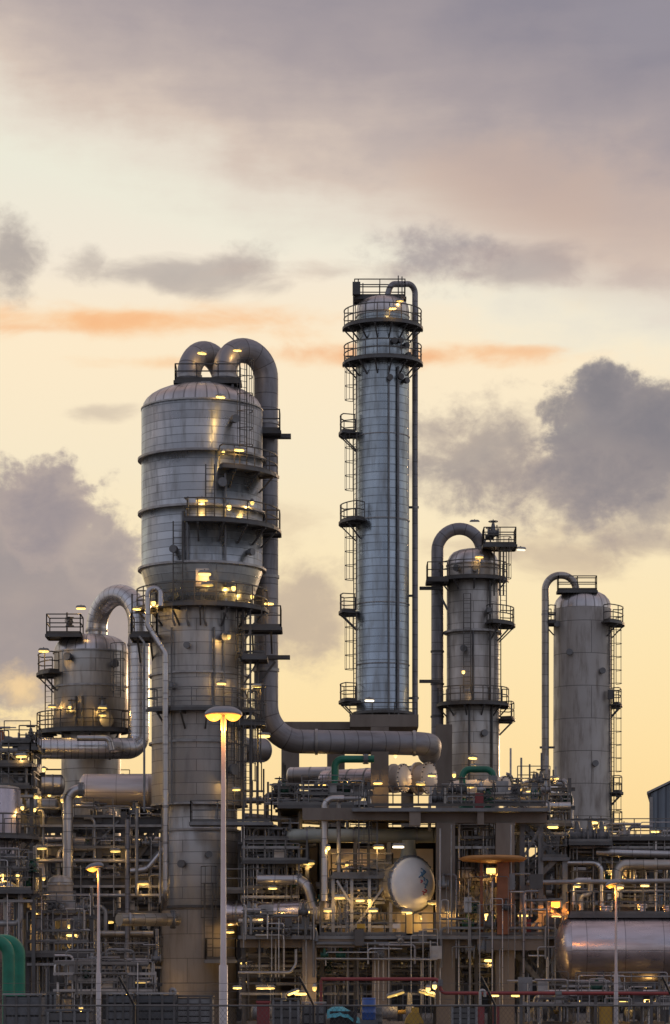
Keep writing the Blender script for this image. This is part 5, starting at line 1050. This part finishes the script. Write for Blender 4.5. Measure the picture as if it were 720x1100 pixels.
# ================================================================== lit work lamps
T = 'tube'; B = 'bulb'
for a in ((217, 379, 150.8, 'on the rear overhead duct'), (255, 376, 150.2, 'on the front overhead duct'), (221, 413, 148.1, 'under the crown balcony'), (237, 426, 146.4, 'on the dome below the crown balcony'),
    (257, 483, 146.2, 'above the short curved walkway of the wide drum'), (240, 486, 146.5, 'on the wide drum just above its first ring', B), (217, 537, 146.4, 'standing above the long curved walkway'), (246, 545, 146.4, 'by the ladder on the long curved walkway', B),
    (271, 540, 147.6, 'at the shady side of the wide drum', B), (220, 616, 146.4, 'under the third ring of the wide drum'), (223, 628, 145.8, 'over the white box on the conical waist'), (251, 632, 147.3, 'glaring on the conical waist', B), (271, 641, 148.2, 'beside the cone foot', B),
    (289, 648, 150.2, 'against the falling duct at waist level'), (147, 654, 147.3, 'at the corner of the square balcony'), (165, 648, 147.1, 'inside the square balcony', B), (238, 734, 146.9, 'on the middle shell just above the tall street lamp'), (246, 684, 147.2, 'by the caged ladder on the middle shell', B), (276, 737, 147.6, 'on the slim ladder tower'),
    (284, 790, 148.2, 'under the duct elbow'), (254, 848, 147.0, 'near the bottom of the middle shell'), (247, 1001, 147.6, 'on the bare concrete skirt'),
    (87, 653, 157.4, 'by the hooped pipe top'), (47, 699, 157.8, 'over the small side balcony of the squat dome'), (75, 760, 157.3, 'low on the squat domed vessel', B), (110, 760, 157.4, 'on the squat domed vessel, upper one of a pair'), (110, 768, 157.2, 'on the squat domed vessel, lower one of a pair'), (56, 759, 158.6, 'at the shaded side of the squat domed vessel'),
    (23, 812, 146.2, 'at the end of the bright hooped pipe'), (47, 827, 152.6, 'below the bright hooped pipe', B), (24, 868, 141.6, 'beside the reddish edge tower', B), (39, 856, 150.5, 'under the small silver drum'), (37, 870, 149.4, 'under the short bronze drum', B), (67, 860, 149.6, 'behind the upright silver pipe', B), (84, 855, 150.4, 'below the pinkish drum end'), (53, 853, 161.5, 'in the rack under the small silver drum', B),
    (147, 868, 150.2, 'hanging beneath the pinkish drum', B), (45, 911, 149, 'on the thin pale pipe of the braced rack'), (124, 914, 148.7, 'above the small street lamp, beside a rack post'), (154, 949, 148.6, 'in the braced rack next to the big column'), (41, 923, 149.5, 'on the first bay of the braced rack', B), (47, 944, 137.5, 'standing on its own post over the low skid', B), (3, 941, 135.7, 'over the galvanised bent pipe', B), (19, 941, 135.6, 'at the galvanised pipe bend', B),
    (38, 981, 138.9, 'on the cream panel of the low skid', B), (45, 990, 138.6, 'at the edge of the cream panel', B), (77, 1004, 136.9, 'beside the slim upright drum'), (86, 994, 137.2, 'on the low skid next to the small lamp pole', B), (74, 995, 139, 'tight against the slim upright drum', B), (151, 1056, 146, 'low by the foot of the concrete skirt'), (159, 1057, 147.2, 'lowest before the concrete skirt'), (137, 1066, 140, 'near the ground behind the grey crates', B), (120, 1064, 143, 'near the ground in the braced rack', B), (87, 1084, 128, 'near the ground before the braced rack', B), (116, 990, 152, 'deep inside the braced rack')):
    lamp(*a)
for a in ((422, 331, 177.3, 'on the top dome of the tallest column'), (430, 323, 178.6, 'under the topmost railing of the tallest column'), (397, 752, 177, 'at the foot of the tallest column', 'white'), (510, 561, 183, 'high above the ribbed dome of the weathered column', 'white'), (498, 722, 181.5, 'on the shell of the weathered column', B), (508, 814, 181.5, 'low on the weathered column'), (560, 590, 184, 'beside the hoop-topped column balcony', 'white'), (515, 598, 182.6, 'on the ribbed dome'),
    (346, 842, 155.5, 'before the dark shiny heat exchanger'), (406, 841, 152.9, 'on the concrete pedestal under the duct'), (452, 842, 155.2, 'before the bigger round cream cover'), (464, 833, 155.2, 'past the bigger round cream cover'), (488, 833, 155.2, 'by the concrete leg next to the green hoop', B), (505, 845, 145.6, 'on the cream heat exchanger'), (510, 823, 147.5, 'over the green pipe hoop'), (461, 813, 165, 'behind the duct end', B), (425, 812, 176, 'under the concrete table', B),
    (557, 848, 148.8, 'on the upper deck past the cream exchanger'), (570, 850, 148.6, 'near the small pale drum'), (596, 836, 150, 'by the thin crook pipe foot'), (594, 888, 147, 'at the top of the stair tower'), (637, 883, 145, 'on the rack before the plain grey column'), (649, 890, 145, 'next to the plain grey column foot', B), (704, 893, 158.8, 'in front of the corrugated shed'),
    (333, 891, 147.2, 'on the rounded pipe end'), (332, 927, 146.3, 'over the silver turned-down pipe'), (353, 911, 142.2, 'on the upright grey pipe', B), (407, 910, 142, 'by the ladder under the rounded pipe'), (428, 909, 142.3, 'beside the vessel neck', 'white'), (293, 954, 144.2, 'above the low heat exchanger'), (280, 978, 143.8, 'in front of the low heat exchanger'), (327, 979, 143.8, 'at the cover of the low heat exchanger'), (353, 978, 142.6, 'on the cream hopper'),
    (365, 964, 141.8, 'slanting below the steel balcony'), (387, 967, 141.9, 'under the steel balcony'), (397, 968, 142.1, 'under the steel balcony strut', B), (401, 978, 141.8, 'below the steel balcony by a junction box'), (437, 980, 142.4, 'below the round white vessel'), (465, 970, 142.2, 'beside the round white vessel'), (482, 980, 141.1, 'on the concrete column past the round white vessel'), (386, 948, 148.5, 'on the cream wall behind the balcony', B), (373, 930, 148.2, 'high on the cream wall', B), (453, 985, 148.4, 'low on the cream wall', B),
    (528, 936, 141.3, 'hanging below the round canopy', 'flood'), (522, 982, 142.4, 'past the canopy on the lower deck'), (533, 984, 142.2, 'beside the canopy post', B), (562, 983, 142.3, 'at the stair tower side'), (598, 984, 142.2, 'below the glaring floodlight'), (494, 955, 146, 'behind the canopy lines', B), (543, 893, 147, 'under the upper deck next to the stairs', B)):
    lamp(*a)
lamp(598, 972, 142.0, 'on the stair tower post', 'orange', w=.56)
for a in ((401, 1035, 146, 'far back under the lower deck', B), (355, 1036, 147, 'under the lower deck, first of a close pair', B), (361, 1036, 147, 'under the lower deck, second of a close pair', B), (264, 1034, 145, 'under the deck beside the skirt'), (255, 1061, 139, 'near the skirt foot'), (281, 1061, 139.2, 'long one near the red bin'), (290, 1061, 139.4, 'small one near the red bin'), (323, 1067, 139, 'behind the concrete column foot'), (345, 1070, 137, 'over the teal sheeted load', B), (460, 1063, 136, 'at the fire main step', B), (467, 1060, 136.4, 'above the fire main step', B), (527, 1031, 144, 'under the canopy deck'), (531, 1069, 137, 'near the extinguisher cabinets'), (555, 1069, 137, 'beside the stair foot'), (567, 1064, 137, 'on the stair foot rail', B), (338, 1062, 140, 'low between two concrete columns', B),
    (620, 952, 142.2, 'above the tank, by the floodlight'), (665, 953, 144, 'beside the third street lamp'), (693, 951, 143.6, 'on the long pale pipe above the tank'), (652, 937, 146, 'in the layered rack, first of a row', B), (657, 937, 146, 'in the layered rack, middle of a row', B), (662, 937, 146.2, 'in the layered rack, last of a row', B), (687, 975, 142, 'small and orange on the tank railing', B), (627, 1075, 136, 'under the tank, first bay'), (632, 1075, 138, 'under the tank, first bay rear', B), (668, 1076, 136, 'under the tank past the yellow cabinet'), (694, 1072, 136, 'under the tank, third bay'), (715, 1070, 136, 'under the tank, last bay', B), (700, 1078, 139, 'deep under the tank', B)):
    lamp(*a)
lamp(425, 1068, 136.5, 'sloping up under the lower deck, long tube', 'tube', w=.9).rotation_euler = (0, R(-17), 0)
lamp(459, 1067, 136.5, 'sloping down under the lower deck, long tube', 'tube', w=.9).rotation_euler = (0, R(17), 0)
lamp(315, 1066, 136.5, 'sloping tube by the concrete column foot', 'tube', w=.7).rotation_euler = (0, R(-22), 0)
